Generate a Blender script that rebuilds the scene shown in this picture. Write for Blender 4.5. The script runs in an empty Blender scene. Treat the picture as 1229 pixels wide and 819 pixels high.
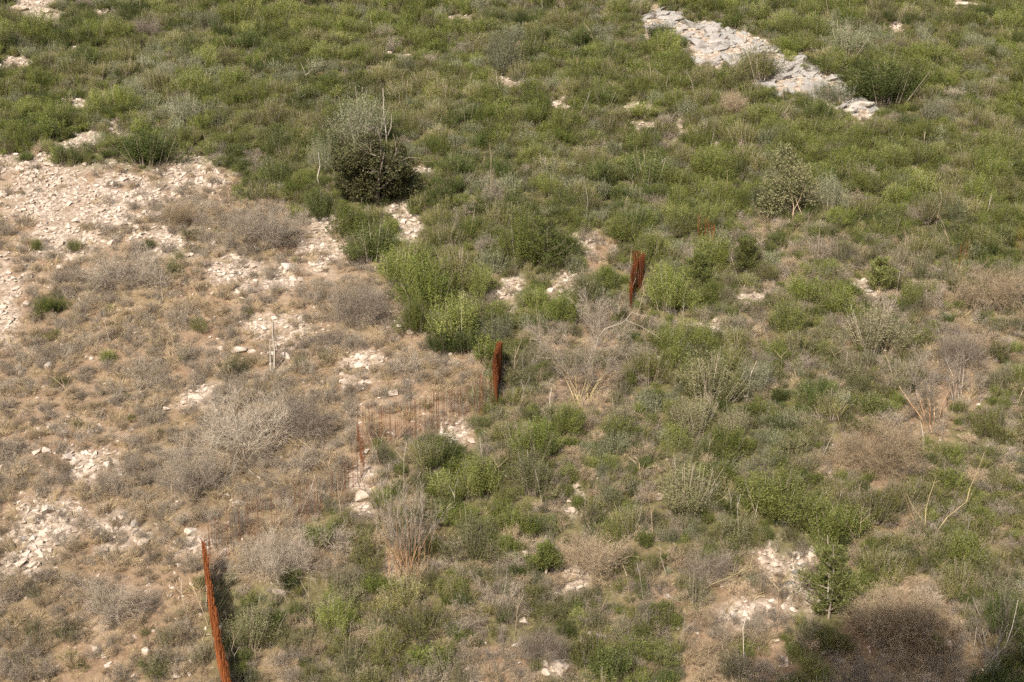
import bpy, bmesh, math, random
import numpy as np
from mathutils import Vector, Matrix
random.seed(7)
RNG = np.random.default_rng(11)
C = bpy.context.scene.collection
R = math.radians
TAU = 2*math.pi

# ------------------------------------------------------------------ camera
PW, PH = 1229.0, 819.0
HFOV = R(45); FPX = (PW/2)/math.tan(HFOV/2); PITCH = R(-12.0)
FW = np.array([0, math.cos(PITCH), math.sin(PITCH)]); UP = np.array([0, -math.sin(PITCH), math.cos(PITCH)])
cam_d = bpy.data.cameras.new('camera'); cam = bpy.data.objects.new('camera', cam_d); C.objects.link(cam)
cam_d.sensor_fit = 'HORIZONTAL'; cam_d.sensor_width = 36; cam_d.angle = HFOV; cam_d.clip_end = 2000; cam_d.clip_start = .1
cam.rotation_euler = (R(90)+PITCH, 0, 0)
bpy.context.scene.camera = cam

def project(p):
    p = np.asarray(p, float); d = p@FW
    return np.stack([PW/2+FPX*p[..., 0]/d, PH/2-FPX*(p@UP)/d], -1), d

# ------------------------------------------------------------------ terrain
def hash2(ix, iy, s):
    n = np.sin(ix*127.1+iy*311.7+s*74.7)*43758.5453
    return n-np.floor(n)
def vnoise(x, y, s=0):
    x = np.asarray(x, float); y = np.asarray(y, float)
    ix = np.floor(x); iy = np.floor(y); fx = x-ix; fy = y-iy
    fx = fx*fx*(3-2*fx); fy = fy*fy*(3-2*fy)
    a = hash2(ix, iy, s); b = hash2(ix+1, iy, s); c = hash2(ix, iy+1, s); d = hash2(ix+1, iy+1, s)
    return (a*(1-fx)+b*fx)*(1-fy)+(c*(1-fx)+d*fx)*fy
HC, SL = -22.0, math.tan(R(25))
def height(x, y):
    x = np.asarray(x, float); y = np.asarray(y, float)
    z = HC+SL*y+1.1*(vnoise(x/13, y/13, 1)-.5)+.45*(vnoise(x/5, y/5, 2)-.5)+.16*(vnoise(x/1.7, y/1.7, 3)-.5)+.06*(vnoise(x/.6, y/.6, 4)-.5)
    z = z-.012*np.clip(y-70, 0, None)**2
    near = -1.75-.95*np.clip(y, 0, None)+.2*(vnoise(x/2, y/2, 5)-.5)
    return np.maximum(z, near)
def ground(px, py):
    """points of the hillside seen at photograph pixels"""
    px = np.asarray(px, float); py = np.asarray(py, float)
    d = ((px-PW/2)/FPX)[..., None]*np.array([1., 0, 0])+((PH/2-py)/FPX)[..., None]*UP+FW
    t = HC/(d[..., 2]-SL*d[..., 1])
    for _ in range(14):
        p = d*t[..., None]
        t = t+(p[..., 2]-height(p[..., 0], p[..., 1]))/(SL*d[..., 1]-d[..., 2])*.9
    p = d*t[..., None]; p[..., 2] = height(p[..., 0], p[..., 1])
    return p

# ------------------------------------------------------------------ materials
def newmat(name):
    m = bpy.data.materials.new(name); m.use_nodes = True
    nt = m.node_tree; nt.nodes.clear()
    return m, nt, nt.nodes, nt.links
def ramp_set(r, cols):
    els = r.color_ramp.elements
    while len(els) < len(cols): els.new(.5)
    for i, c in enumerate(cols):
        els[i].position = i/(len(cols)-1); els[i].color = (*c, 1)
def leaf_mat(name, cols, trans=.3, rough=.65, spec=.12, jit=.5):
    m, nt, N, L = newmat(name)
    oi = N.new('ShaderNodeObjectInfo'); at = N.new('ShaderNodeAttribute'); at.attribute_name = 'jit'
    ad = N.new('ShaderNodeMath'); ad.operation = 'MULTIPLY_ADD'; ad.inputs[1].default_value = .45; L.new(at.outputs['Fac'], ad.inputs[0])
    mu = N.new('ShaderNodeMath'); mu.operation = 'MULTIPLY'; mu.inputs[1].default_value = .55; L.new(oi.outputs['Random'], mu.inputs[0]); L.new(mu.outputs[0], ad.inputs[2])
    rp = N.new('ShaderNodeValToRGB'); ramp_set(rp, cols); L.new(ad.outputs[0], rp.inputs[0])
    hs = N.new('ShaderNodeHueSaturation'); L.new(rp.outputs[0], hs.inputs['Color'])
    # brightness differs from leaf to leaf and from plant to plant
    m1 = N.new('ShaderNodeMath'); m1.operation = 'MULTIPLY_ADD'; m1.inputs[1].default_value = 7.31; m1.inputs[2].default_value = .17; L.new(oi.outputs['Random'], m1.inputs[0])
    fr = N.new('ShaderNodeMath'); fr.operation = 'FRACT'; L.new(m1.outputs[0], fr.inputs[0])
    m2 = N.new('ShaderNodeMath'); m2.operation = 'MULTIPLY_ADD'; m2.inputs[1].default_value = .62; m2.inputs[2].default_value = .68; L.new(fr.outputs[0], m2.inputs[0])
    m3 = N.new('ShaderNodeMath'); m3.operation = 'MULTIPLY_ADD'; m3.inputs[1].default_value = jit; m3.inputs[2].default_value = 1-jit/2; L.new(at.outputs['Fac'], m3.inputs[0])
    m4 = N.new('ShaderNodeMath'); m4.operation = 'MULTIPLY'; L.new(m2.outputs[0], m4.inputs[0]); L.new(m3.outputs[0], m4.inputs[1]); L.new(m4.outputs[0], hs.inputs['Value'])
    b = N.new('ShaderNodeBsdfPrincipled'); b.inputs['Roughness'].default_value = rough; b.inputs['Specular IOR Level'].default_value = spec
    L.new(hs.outputs[0], b.inputs['Base Color'])
    out = N.new('ShaderNodeOutputMaterial')
    if trans:
        t = N.new('ShaderNodeBsdfTranslucent'); L.new(hs.outputs[0], t.inputs['Color'])
        mx = N.new('ShaderNodeMixShader'); mx.inputs[0].default_value = trans
        L.new(b.outputs[0], mx.inputs[1]); L.new(t.outputs[0], mx.inputs[2]); L.new(mx.outputs[0], out.inputs[0])
    else: L.new(b.outputs[0], out.inputs[0])
    return m
def stone_mat(name, cols, scale=5., bump=.5):
    m, nt, N, L = newmat(name)
    tc = N.new('ShaderNodeTexCoord'); oi = N.new('ShaderNodeObjectInfo')
    va = N.new('ShaderNodeVectorMath'); va.operation = 'MULTIPLY_ADD'; va.inputs[1].default_value = (1, 1, 1)
    L.new(tc.outputs['Object'], va.inputs[0])
    cb = N.new('ShaderNodeCombineXYZ'); sc = N.new('ShaderNodeMath'); sc.operation = 'MULTIPLY'; sc.inputs[1].default_value = 57.
    L.new(oi.outputs['Random'], sc.inputs[0]); L.new(sc.outputs[0], cb.inputs[0]); L.new(sc.outputs[0], cb.inputs[2]); L.new(cb.outputs[0], va.inputs[2])
    n1 = N.new('ShaderNodeTexNoise'); n1.inputs['Scale'].default_value = scale*.35; n1.inputs['Detail'].default_value = 6; L.new(va.outputs[0], n1.inputs[0])
    n2 = N.new('ShaderNodeTexNoise'); n2.inputs['Scale'].default_value = scale*3; n2.inputs['Detail'].default_value = 8; L.new(va.outputs[0], n2.inputs[0])
    ad = N.new('ShaderNodeMath'); ad.operation = 'MULTIPLY_ADD'; ad.inputs[1].default_value = .6; L.new(oi.outputs['Random'], ad.inputs[0])
    s2 = N.new('ShaderNodeMath'); s2.operation = 'MULTIPLY_ADD'; s2.inputs[1].default_value = 1.2; s2.inputs[2].default_value = -.4; L.new(n1.outputs[0], s2.inputs[0]); L.new(s2.outputs[0], ad.inputs[2])
    rp = N.new('ShaderNodeValToRGB'); ramp_set(rp, cols); L.new(ad.outputs[0], rp.inputs[0])
    b = N.new('ShaderNodeBsdfPrincipled'); b.inputs['Roughness'].default_value = .9; b.inputs['Specular IOR Level'].default_value = .15
    mx = N.new('ShaderNodeMix'); mx.data_type = 'RGBA'; mx.blend_type = 'MULTIPLY'; mx.inputs[0].default_value = .55
    r2 = N.new('ShaderNodeValToRGB'); ramp_set(r2, [(.6, .56, .52), (1, 1, 1)]); r2.color_ramp.elements[0].position = .36; r2.color_ramp.elements[1].position = .55; L.new(n2.outputs[0], r2.inputs[0])
    L.new(rp.outputs[0], mx.inputs[6]); L.new(r2.outputs[0], mx.inputs[7]); L.new(mx.outputs[2], b.inputs['Base Color'])
    bp = N.new('ShaderNodeBump'); bp.inputs['Strength'].default_value = bump; bp.inputs['Distance'].default_value = .05; L.new(n2.outputs[0], bp.inputs['Height']); L.new(bp.outputs[0], b.inputs['Normal'])
    out = N.new('ShaderNodeOutputMaterial'); L.new(b.outputs[0], out.inputs[0])
    return m
M = {}
M['green_shrub'] = leaf_mat('yellow_green_leaves', [(.13, .158, .034), (.185, .205, .05), (.265, .255, .09)], .4, jit=.9)
M['dark_shrub'] = leaf_mat('dark_green_leaves', [(.072, .092, .026), (.105, .122, .036), (.16, .16, .058)], .32, jit=.9)
M['olive_shrub'] = leaf_mat('olive_brown_leaves', [(.175, .155, .052), (.175, .175, .05), (.26, .23, .09)], .38, jit=.9)
M['silvery_shrub'] = leaf_mat('silvery_green_leaves', [(.16, .175, .085), (.23, .23, .13), (.33, .315, .21)], .34, jit=.8)
M['dusty_shrub'] = leaf_mat('dusty_grey_green_leaves', [(.115, .12, .048), (.172, .162, .074), (.265, .232, .138)], .34, jit=.8)
M['dry_shrub'] = leaf_mat('dry_grey_twigs', [(.225, .18, .135), (.295, .24, .178), (.375, .312, .237)], 0, .8, .1, .8)
M['tan_shrub'] = leaf_mat('dry_tan_twigs', [(.29, .215, .13), (.36, .27, .17), (.42, .33, .22)], 0, .8, .1, .7)
M['grass'] = leaf_mat('dry_grass_blades', [(.31, .235, .125), (.38, .295, .165), (.45, .36, .225)], .25, .7, .1, .5)
M['oak'] = leaf_mat('holm_oak_leaves', [(.032, .037, .013), (.046, .048, .017), (.08, .07, .03)], .15, .55, .2, .9)
M['pine'] = leaf_mat('pine_needles', [(.105, .125, .034), (.145, .155, .045), (.20, .195, .075)], .36, jit=.8)
M['dead_twigs'] = leaf_mat('dead_brown_twigs', [(.17, .135, .10), (.22, .18, .135), (.28, .23, .175)], 0, .85, .1, .8)
M['bark'] = leaf_mat('grey_bark', [(.16, .125, .09), (.22, .175, .13), (.29, .24, .185)], 0, .9, .1)
M['bone'] = leaf_mat('bleached_wood', [(.30, .25, .19), (.37, .315, .25), (.45, .39, .32)], 0, .8, .1)
M['orange'] = leaf_mat('orange_bark', [(.27, .145, .075), (.31, .185, .10), (.30, .215, .14)], 0, .8, .1)
M['straw'] = leaf_mat('yellow_straw', [(.33, .25, .12), (.38, .30, .155), (.43, .36, .21)], 0, .7, .1)
M['rust'] = leaf_mat('rusted_iron', [(.09, .03, .013), (.16, .05, .017), (.23, .075, .024)], 0, .85, .1, .6)
M['stone'] = stone_mat('pale_limestone', [(.31, .235, .175), (.42, .345, .275), (.56, .485, .405)], 5., .12)
M['grey_stone'] = stone_mat('grey_limestone', [(.25, .225, .195), (.36, .32, .275), (.45, .40, .345)], 5., .15)
M['slate'] = stone_mat('dark_grey_stone', [(.10, .092, .088), (.17, .155, .145), (.27, .24, .22)], 5., .15)

# ------------------------------------------------------------------ mesh helpers
def quad_mesh(name, V, Q, mat, jit=None, smooth=False, mat2=None, nsec=0):
    V = np.asarray(V, np.float32).reshape(-1, 3); Q = np.asarray(Q, np.int32).reshape(-1, 4)
    me = bpy.data.meshes.new(name); me.vertices.add(len(V)); me.vertices.foreach_set('co', V.ravel())
    me.loops.add(len(Q)*4); me.loops.foreach_set('vertex_index', Q.ravel())
    me.polygons.add(len(Q)); me.polygons.foreach_set('loop_start', np.arange(0, len(Q)*4, 4, dtype=np.int32))
    if jit is not None:
        a = me.attributes.new('jit', 'FLOAT', 'FACE'); a.data.foreach_set('value', np.asarray(jit, np.float32))
    if smooth: me.polygons.foreach_set('use_smooth', np.ones(len(Q), bool))
    me.update(calc_edges=True); me.validate()
    me.materials.append(mat)
    if mat2 is not None:
        me.materials.append(mat2); mi = np.zeros(len(Q), np.int32); mi[:nsec] = 1; me.polygons.foreach_set('material_index', mi)
    return me
def unit(v): return v/(np.linalg.norm(v, axis=-1, keepdims=True)+1e-9)
def rnd_dir(n, rng): return unit(rng.normal(size=(n, 3)))
class Soup:
    """collects quads: leaves and tapered twigs"""
    def __init__(s): s.V, s.Q, s.J, s.n = [], [], [], 0
    def leaves(s, P, D, length, width, rng, flat=None, j=None):
        n = len(P); D = unit(D); S = unit(np.cross(D, rnd_dir(n, rng) if flat is None else flat))
        L = np.broadcast_to(np.asarray(length, float), (n,))[:, None]; W = np.broadcast_to(np.asarray(width, float), (n,))[:, None]
        v = np.stack([P, P+D*L*.5+S*W*.5, P+D*L, P+D*L*.5-S*W*.5], 1)
        s.V.append(v.reshape(-1, 3)); s.Q.append(s.n+np.arange(n*4).reshape(-1, 4)); s.n += n*4
        s.J.append(rng.random(n) if j is None else j)
    def twigs(s, A, B, r0, r1, rng, j=None, cap=False):
        n = len(A); D = unit(B-A); U = unit(np.cross(D, rnd_dir(n, rng))); W = np.cross(D, U)
        r0 = np.broadcast_to(np.asarray(r0, float), (n,))[:, None]; r1 = np.broadcast_to(np.asarray(r1, float), (n,))[:, None]
        vs = []
        for r, P in ((r0, A), (r1, B)):
            for k in range(3):
                a = TAU*k/3; vs.append(P+(U*math.cos(a)+W*math.sin(a))*r)
        v = np.stack(vs, 1); i = s.n+np.arange(n)[:, None]*6
        q = np.stack([np.concatenate([i, i+1, i+4, i+3], 1), np.concatenate([i+1, i+2, i+5, i+4], 1), np.concatenate([i+2, i, i+3, i+5], 1)], 1)
        s.V.append(v.reshape(-1, 3)); s.Q.append(q.reshape(-1, 4)); s.n += n*6
        s.J.append(np.repeat(rng.random(n) if j is None else np.broadcast_to(j, (n,)), 3))
    def path(s, pts, r0, r1, rng, j=None):
        pts = np.asarray(pts, float); n = len(pts)-1; r = np.linspace(r0, r1, n+1)
        s.twigs(pts[:-1], pts[1:], r[:-1], r[1:], rng, j)
    def mesh(s, name, mat, mat2=None, nsec=0): return quad_mesh(name, np.concatenate(s.V), np.concatenate(s.Q), mat, np.concatenate(s.J), False, mat2, nsec)

# a plant's mesh fits a width of 1 and a height of 1, base at the origin
def lobes(rng, n):
    a = rng.random(n)*TAU; r = .40*np.sqrt(rng.random(n)); r[0] = 0; st = .75+.5*rng.random()
    c = np.stack([r*np.cos(a)*st, r*np.sin(a)/st, np.zeros(n)], 1)
    rad = .09+.12*rng.random(n); c[:, 2] = (.95-rad)*(1-(r/.5)**2*.8)*(.45+.55*rng.random(n))
    c[:, 2] = np.clip(c[:, 2], .06, None)
    return c, rad
def leafy(seed, mat, nl=22, tips=40, per=6, ll=.06, lw=.02, up=.5, spread=.7, twigs=90):
    rng = np.random.default_rng(seed); s = Soup(); c, rad = lobes(rng, nl)
    # bare grey stems inside and poking out of the leaves
    k = rng.integers(0, nl, twigs); B = c[k]*np.array([.3, .3, 0]); T = c[k]*(.75+.45*rng.random(twigs))[:, None]+rng.normal(size=(twigs, 3))*.10; T[:, 2] = np.abs(T[:, 2])+.04
    Mid = (B+T)/2+rng.normal(size=B.shape)*.04; s.twigs(B, Mid, .006, .005, rng); s.twigs(Mid, T, .005, .003, rng); nsec = twigs*6
    for i in range(nl):
        n_ = int(tips*(rad[i]/.15)**1.6)+6
        d = rnd_dir(n_, rng); d[:, 2] = np.where(d[:, 2] < -.35, -d[:, 2], d[:, 2])
        rr = rad[i]*(.25+.8*rng.random(n_)**.7)
        P = c[i]+d*rr[:, None]; P[:, 2] = np.abs(P[:, 2])
        base = unit(d+np.array([0, 0, up])+rng.normal(size=(n_, 3))*.3)
        t = rng.random((n_, per, 1))*(.07+.17*rng.random((n_, 1, 1))**2)
        Pp = (P[:, None]+base[:, None]*t).reshape(-1, 3)+rng.normal(size=(n_*per, 3))*.010
        D = np.repeat(base, per, 0)+rng.normal(size=(n_*per, 3))*spread
        tone = .25*rng.random()+.75*rng.random(n_)**1.2
        n = len(Pp); s.leaves(Pp, D, ll*(.6+.7*rng.random(n)), lw*(.7+.6*rng.random(n)), rng, j=np.clip(np.repeat(tone, per)+.15*rng.normal(size=n), 0, 1))
    n = tips*14; a = rng.random(n)*TAU; r = .44*np.sqrt(.1+.9*rng.random(n)); P = np.stack([r*np.cos(a), r*np.sin(a), .30*rng.random(n)*(1.1-r/.5*.6)], 1)
    D = np.stack([np.cos(a), np.sin(a), np.full(n, .6)], 1)+rng.normal(size=(n, 3))*.6
    s.leaves(P, D, ll*(.6+.7*rng.random(n)), lw*(.8+.5*rng.random(n)), rng)
    return s.mesh('foliage', mat, M['dry_shrub'], nsec)
def shoots(seed, mat, n=240, per=12, ll=.055, lw=.017, lean=.35, ragged=.5, spread=.7, twigs=70, low=.35):
    """a ragged low mat of leafy shoots of uneven height, no dome"""
    rng = np.random.default_rng(seed); s = Soup(); ph = rng.random(3)*TAU
    a = rng.random(n)*TAU; R_ = .36*(1+ragged*(.5*np.sin(2*a+ph[0])+.35*np.sin(3*a+ph[1])+.3*np.sin(5*a+ph[2]))); r = R_*np.sqrt(rng.random(n))
    x, y = r*np.cos(a), r*np.sin(a); B = np.stack([x*.8, y*.8, np.zeros(n)], 1)
    hump = vnoise(x*7+seed, y*7, 61)*.75+vnoise(x*17, y*17+seed, 62)*.45
    H = np.clip((low+hump)*(1-.35*(r/.45)**2), .12, 1.1)*(.65+.45*rng.random(n))
    T = B+np.stack([x*lean, y*lean, H], 1)+rng.normal(size=(n, 3))*np.array([.07, .07, .02])
    q = rng.integers(0, n, twigs); s.twigs(B[q], T[q]+rng.normal(size=(twigs, 3))*.05+np.array([0, 0, .06]), .005, .0025, rng); nsec = twigs*3
    tone = np.clip(.02+.75*rng.random(n)+.7*(vnoise(x*9, y*9+seed, 63)-.4), 0, 1)
    t = .25+.8*rng.random((n, per))**.8; P = (B[:, None]+(T-B)[:, None]*t[..., None]).reshape(-1, 3)+rng.normal(size=(n*per, 3))*.018
    D = np.repeat(unit(T-B), per, 0)*.8+rng.normal(size=(n*per, 3))*spread
    m_ = n*per; s.leaves(P, D, ll*(.6+.7*rng.random(m_)), lw*(.7+.6*rng.random(m_)), rng, j=np.clip(np.repeat(tone, per)+.12*rng.normal(size=m_), 0, 1))
    return s.mesh('foliage', mat, M['dry_shrub'], nsec)
def sprigs(seed, mat, n=150, per=16, ll=.055, lw=.02, tilt=.45):
    """upright shoots with small leaves all along, as rosemary has"""
    rng = np.random.default_rng(seed); s = Soup()
    a = rng.random(n)*TAU; r = .42*np.sqrt(rng.random(n)); B = np.stack([r*np.cos(a)*.6, r*np.sin(a)*.6, np.zeros(n)], 1)
    H = (1-.55*(r/.42)**2)*(.65+.4*rng.random(n))
    T = np.stack([r*np.cos(a)*1.15, r*np.sin(a)*1.15, H], 1)+rng.normal(size=(n, 3))*.05
    s.twigs(B, T, .006, .003, rng)
    t = np.repeat(.25+.75*rng.random((n, per)), 1, 1); P = B[:, None]+(T-B)[:, None]*t[..., None]; P = P.reshape(-1, 3)
    ax = np.repeat(unit(T-B), per, 0); D = ax*.6+rng.normal(size=(n*per, 3))*.7
    s.leaves(P, D, ll*(.6+.7*rng.random(n*per)), lw*(.7+.6*rng.random(n*per)), rng, j=np.repeat(rng.random(n), per))
    return s.mesh('foliage', mat)
def branchy(seed, mat, n0=12, kids=(6, 5, 4), r0=.011, lens=(.62, .34, .2, .11), spread=.75, zup=.8, rmin=.0036, droop=0., leaves=None, s=None, build=True):
    rng = np.random.default_rng(seed); s = s or Soup()
    a = rng.random(n0)*TAU; el = spread*np.sqrt(rng.random(n0))
    A = np.stack([np.cos(a)*.05, np.sin(a)*.05, np.zeros(n0)], 1)
    D = unit(np.stack([np.cos(a)*el, np.sin(a)*el, np.full(n0, zup)], 1)); L = lens[0]*(.7+.5*rng.random(n0)); r = r0
    allP = []
    for lev in range(len(kids)+1):
        mid = A+D*L[:, None]*.5+rng.normal(size=A.shape)*L[:, None]*.06
        D2 = unit(D+rng.normal(size=D.shape)*.22-np.array([0, 0, droop])); B = mid+D2*L[:, None]*.5
        s.twigs(A, mid, r, r*.8, rng); s.twigs(mid, B, r*.8, r*.55, rng); allP.append(B)
        if lev == len(kids): break
        k = kids[lev]; n = len(A)*k
        t = .3+.7*rng.random((len(A), k))
        P = np.where(t[..., None] < .5, A[:, None]+(mid-A)[:, None]*t[..., None]*2, mid[:, None]+(B-mid)[:, None]*(t[..., None]*2-1)).reshape(-1, 3)
        D = unit(np.repeat(D2, k, 0)+rng.normal(size=(n, 3))*.62+np.array([0, 0, .12])); A = P; L = lens[lev+1]*(.5+.9*rng.random(n)); r = max(r*.55, rmin)
    if leaves:
        P = np.repeat(allP[-1], leaves[0], 0); n = len(P); s.leaves(P+rng.normal(size=(n, 3))*.03, rng.normal(size=(n, 3))+np.array([0, 0, .5]), leaves[1]*(.6+.7*rng.random(n)), leaves[2], rng, j=np.repeat(rng.random(n//leaves[0]), leaves[0]))
    return s.mesh('twigs', mat) if build else allP
def fit(me):
    """scale a plant mesh to width 1, height 1"""
    n = len(me.vertices); co = np.empty(n*3, np.float32); me.vertices.foreach_get('co', co); co = co.reshape(-1, 3)
    w = 2*np.percentile(np.linalg.norm(co[:, :2], axis=1), 96); h = np.percentile(co[:, 2], 98.5)
    co[:, :2] /= w; co[:, 2] /= h; me.vertices.foreach_set('co', co.ravel()); me.update(); return me
def tuft(seed, mat, n=46):
    rng = np.random.default_rng(seed); s = Soup(); a = rng.random(n)*TAU; r = .16*np.sqrt(rng.random(n))
    P = np.stack([r*np.cos(a), r*np.sin(a), np.zeros(n)], 1); a2 = a+rng.normal(size=n)*.6; t = .25+.9*rng.random(n)
    D = np.stack([np.cos(a2)*t, np.sin(a2)*t, np.ones(n)], 1); L = .55+.5*rng.random(n)
    s.leaves(P, D, L*.6, .022, rng); Q = P+unit(D)*L[:, None]*.45; D2 = D+np.stack([np.cos(a2), np.sin(a2), -.2*np.ones(n)], 1)*.6
    s.leaves(Q, D2, L*.5, .016, rng)
    return s.mesh('blades', mat)
def rock(seed, mat, n=15, flat=.7, sub=0):
    rng = np.random.default_rng(seed); bm = bmesh.new()
    p = rnd_dir(n, rng)*(.75+.35*rng.random(n))[:, None]*np.array([1, .8+.3*rng.random(), flat])
    for q in p: bm.verts.new(q)
    r = bmesh.ops.convex_hull(bm, input=bm.verts[:])
    bmesh.ops.delete(bm, geom=list({g for g in r['geom_interior']+r['geom_unused'] if isinstance(g, bmesh.types.BMVert)}), context='VERTS')
    if sub:
        bmesh.ops.bevel(bm, geom=bm.edges[:], offset=.06, segments=1, affect='EDGES', clamp_overlap=True)
        for v in bm.verts:
            if v.co.length > 1.1: v.co *= 1.1/v.co.length
        bmesh.ops.triangulate(bm, faces=bm.faces[:]); bmesh.ops.subdivide_edges(bm, edges=bm.edges[:], cuts=sub, use_grid_fill=True)
        for v in bm.verts:
            c = v.co; k = vnoise(c.x*3+seed, c.y*3+c.z*2.3, 8)-.5+.5*(vnoise(c.x*8+c.z*6, c.y*8+seed, 9)-.5)
            v.co = c*(1+.16*float(k))
    me = bpy.data.meshes.new('rock'); bm.normal_update(); bm.to_mesh(me); bm.free(); me.materials.append(mat); return me

# ------------------------------------------------------------------ object helpers
def tag(o, label=None, cat=None, group=None, kind=None):
    if label: o['label'] = label
    if cat: o['category'] = cat
    if group: o['group'] = group
    if kind: o['kind'] = kind
    return o
def obj(name, data, parent=None, loc=(0, 0, 0), scale=(1, 1, 1), rot=(0, 0, 0)):
    o = bpy.data.objects.new(name, data); C.objects.link(o); o.location = loc; o.scale = scale; o.rotation_euler = rot
    if parent: o.parent = parent
    return o
KINDS = ['green_shrub', 'dark_shrub', 'olive_shrub', 'silvery_shrub', 'dusty_shrub', 'dry_shrub', 'tan_shrub']
NV = 6
PROTO = {k: [] for k in KINDS}
for v in range(NV):
    f = v % 3 == 2
    PROTO['green_shrub'].append(fit(shoots(100+v, M['green_shrub'], 260+20*v, 17, .056, .017, .3+.1*(v % 3), .4+.1*v, .7, 40, .3+.1*(v % 3))))
    PROTO['dark_shrub'].append(fit(shoots(200+v, M['dark_shrub'], 330, 17, .046, .021, .45, .35+.1*v, .8, 14, .45)))
    PROTO['olive_shrub'].append(fit(shoots(300+v, M['olive_shrub'], 230, 16, .05, .016, .4, .7, .9, 70)))
    PROTO['silvery_shrub'].append(fit(shoots(400+v, M['silvery_shrub'], 190, 19, .045, .015, .4, .6, .6, 30) if f else sprigs(400+v, M['silvery_shrub'], 130, 22, .045, .015)))
    PROTO['dusty_shrub'].append(fit(branchy(500+v, M['dusty_shrub'], 14+v, (6, 5), .007, (.6, .3, .18), .8+.15*v, .7, leaves=(9, .045, .016)) if f else shoots(500+v, M['dusty_shrub'], 200, 16, .046, .015, .45, .8, .9, 90)))
    PROTO['dry_shrub'].append(fit(branchy(600+v, M['dry_shrub'], 9+2*v, (5, 5, 3), .009, (.6, .34, .22, .13), .7+.25*v, .75-.06*v, rmin=.0032)))
    PROTO['tan_shrub'].append(fit(branchy(700+v, M['tan_shrub'], 18+3*v, (5, 5, 2), .007, (.7, .28, .17, .1), .6+.2*v, .85, rmin=.003)))
# larger plants carry more and finer leaves
BIG = {k: [] for k in KINDS}
for v in range(4):
    f = v % 2 == 0
    BIG['green_shrub'].append(fit(shoots(130+v, M['green_shrub'], 620, 26, .036, .013, .6, .6+.2*(v % 2), .8, 50, .3+.15*(v % 2))))
    BIG['dark_shrub'].append(fit(shoots(230+v, M['dark_shrub'], 600, 26, .034, .014, .6, .6, .8, 40, .35)))
    BIG['olive_shrub'].append(fit(shoots(330+v, M['olive_shrub'], 640, 19, .034, .011, .45, .6, .9, 140)))
    BIG['silvery_shrub'].append(fit(shoots(430+v, M['silvery_shrub'], 480, 24, .03, .011, .45, .6, .7, 60)))
    BIG['dusty_shrub'].append(fit(shoots(530+v, M['dusty_shrub'], 720, 20, .032, .012, .55, .7, 1., 90)))
    BIG['dry_shrub'].append(fit(branchy(630+v, M['dry_shrub'], 18+4*v, (8, 6, 4), .004, (.55, .32, .22, .13), .9+.25*v, .65, rmin=.0014)))
    BIG['tan_shrub'].append(fit(branchy(730+v, M['tan_shrub'], 34, (8, 6, 4), .004, (.62, .28, .17, .1), .8+.2*v, .75, rmin=.0014)))
TUFTS = [tuft(800+v, M['grass']) for v in range(6)]
STONES = [rock(900+v, M['stone'], 11+v % 4, .65) for v in range(8)]
ROCKS = [rock(950+v, M['stone'], 18, .7, 1) for v in range(6)]
GROCKS = [rock(970+v, M['grey_stone'], 20, .55, 1) for v in range(4)]
SLATES = [rock(980+v, M['slate'], 13, .8, 0) for v in range(4)]

# ------------------------------------------------------------------ what covers the slope, cell by cell (41 pixels of the photograph each)
ZONE = [
 "GGGGGRRGGRRRGGRRGGGRRGGGGKGGGK", "GGGGRRGKGRRRGRRGKGGGGRGGRRGGGG", "RGGRRRRGRGGRGGGRGGGGGGGGGKGGRG", "GGGGRGGGGRRGGGGGGGGRGGGRRGRRGG",
 "GGRKKGGGGKKKGGGGGGKGGGRGGGGGGG", "SSSddsdKKKKKGGGGGGKRGGRKRGGGGG", "sSSsDDDDsKRdGGGKGGGGRGmRRGGGGG", "dsddDDDDddKRRRGGGdGGGmRmmmmGKG",
 "SdDDDdddddDKGGdGdRmGGMmmmmmmmm", "SdDdsdddddDdKKGRmTmMMmmKmMMmmm", "dDddddsdddddDKRMTTMKKRMmMMmTTm", "ddddDsDDDdddddmMTTMKKRMKMMmTTM",
 "ddddDDDDDDddddMMMMMRKKRMMTTDMM", "DdddDDDDDDdmMgMMMRMMMRMMTTDMMM", "sddDDDDDDDdmggggMMMMgggKMMmMMM", "ssddDdDDDgmmmggMMMmMggggMmTMMM",
 "sDdddsdDDDMdmMMMdMmmMmsssgMMMm", "DDddddMMMMMMMmmMMMmdmTTsKKTTMM", "DDdddDMgMMMMmmMMgMMMTTdMKTTDDK", "DDddDDMMDMMMMMddMMMMTMdKDDDDDK"]
assert all(len(r) == 30 for r in ZONE)
ZA = np.array([[ord(c) for c in r] for r in ZONE])
DRY = np.array([(-400, 185), (0, 187), (60, 190), (130, 203), (190, 198), (230, 188), (268, 214), (330, 246), (400, 272), (424, 315), (468, 345), (495, 392), (558, 424), (592, 442), (600, 492), (560, 512), (440, 555), (418, 620), (300, 660), (240, 730), (200, 830), (100, 1000), (-400, 1000)])
OUT1 = np.array([(748, 24), (792, 10), (845, 27), (890, 40), (950, 66), (1000, 92), (1062, 132), (1030, 142), (972, 116), (920, 116), (890, 88), (862, 80), (832, 76), (812, 50), (780, 38)])
def inside(poly, x, y):
    c = np.zeros(np.shape(x), bool); n = len(poly)
    for i in range(n):
        (x0, y0), (x1, y1) = poly[i], poly[(i+1) % n]
        if y0 == y1: continue
        k = ((y0 > y) != (y1 > y)) & (x < (x1-x0)*(y-y0)/(y1-y0)+x0); c ^= k
    return c
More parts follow.
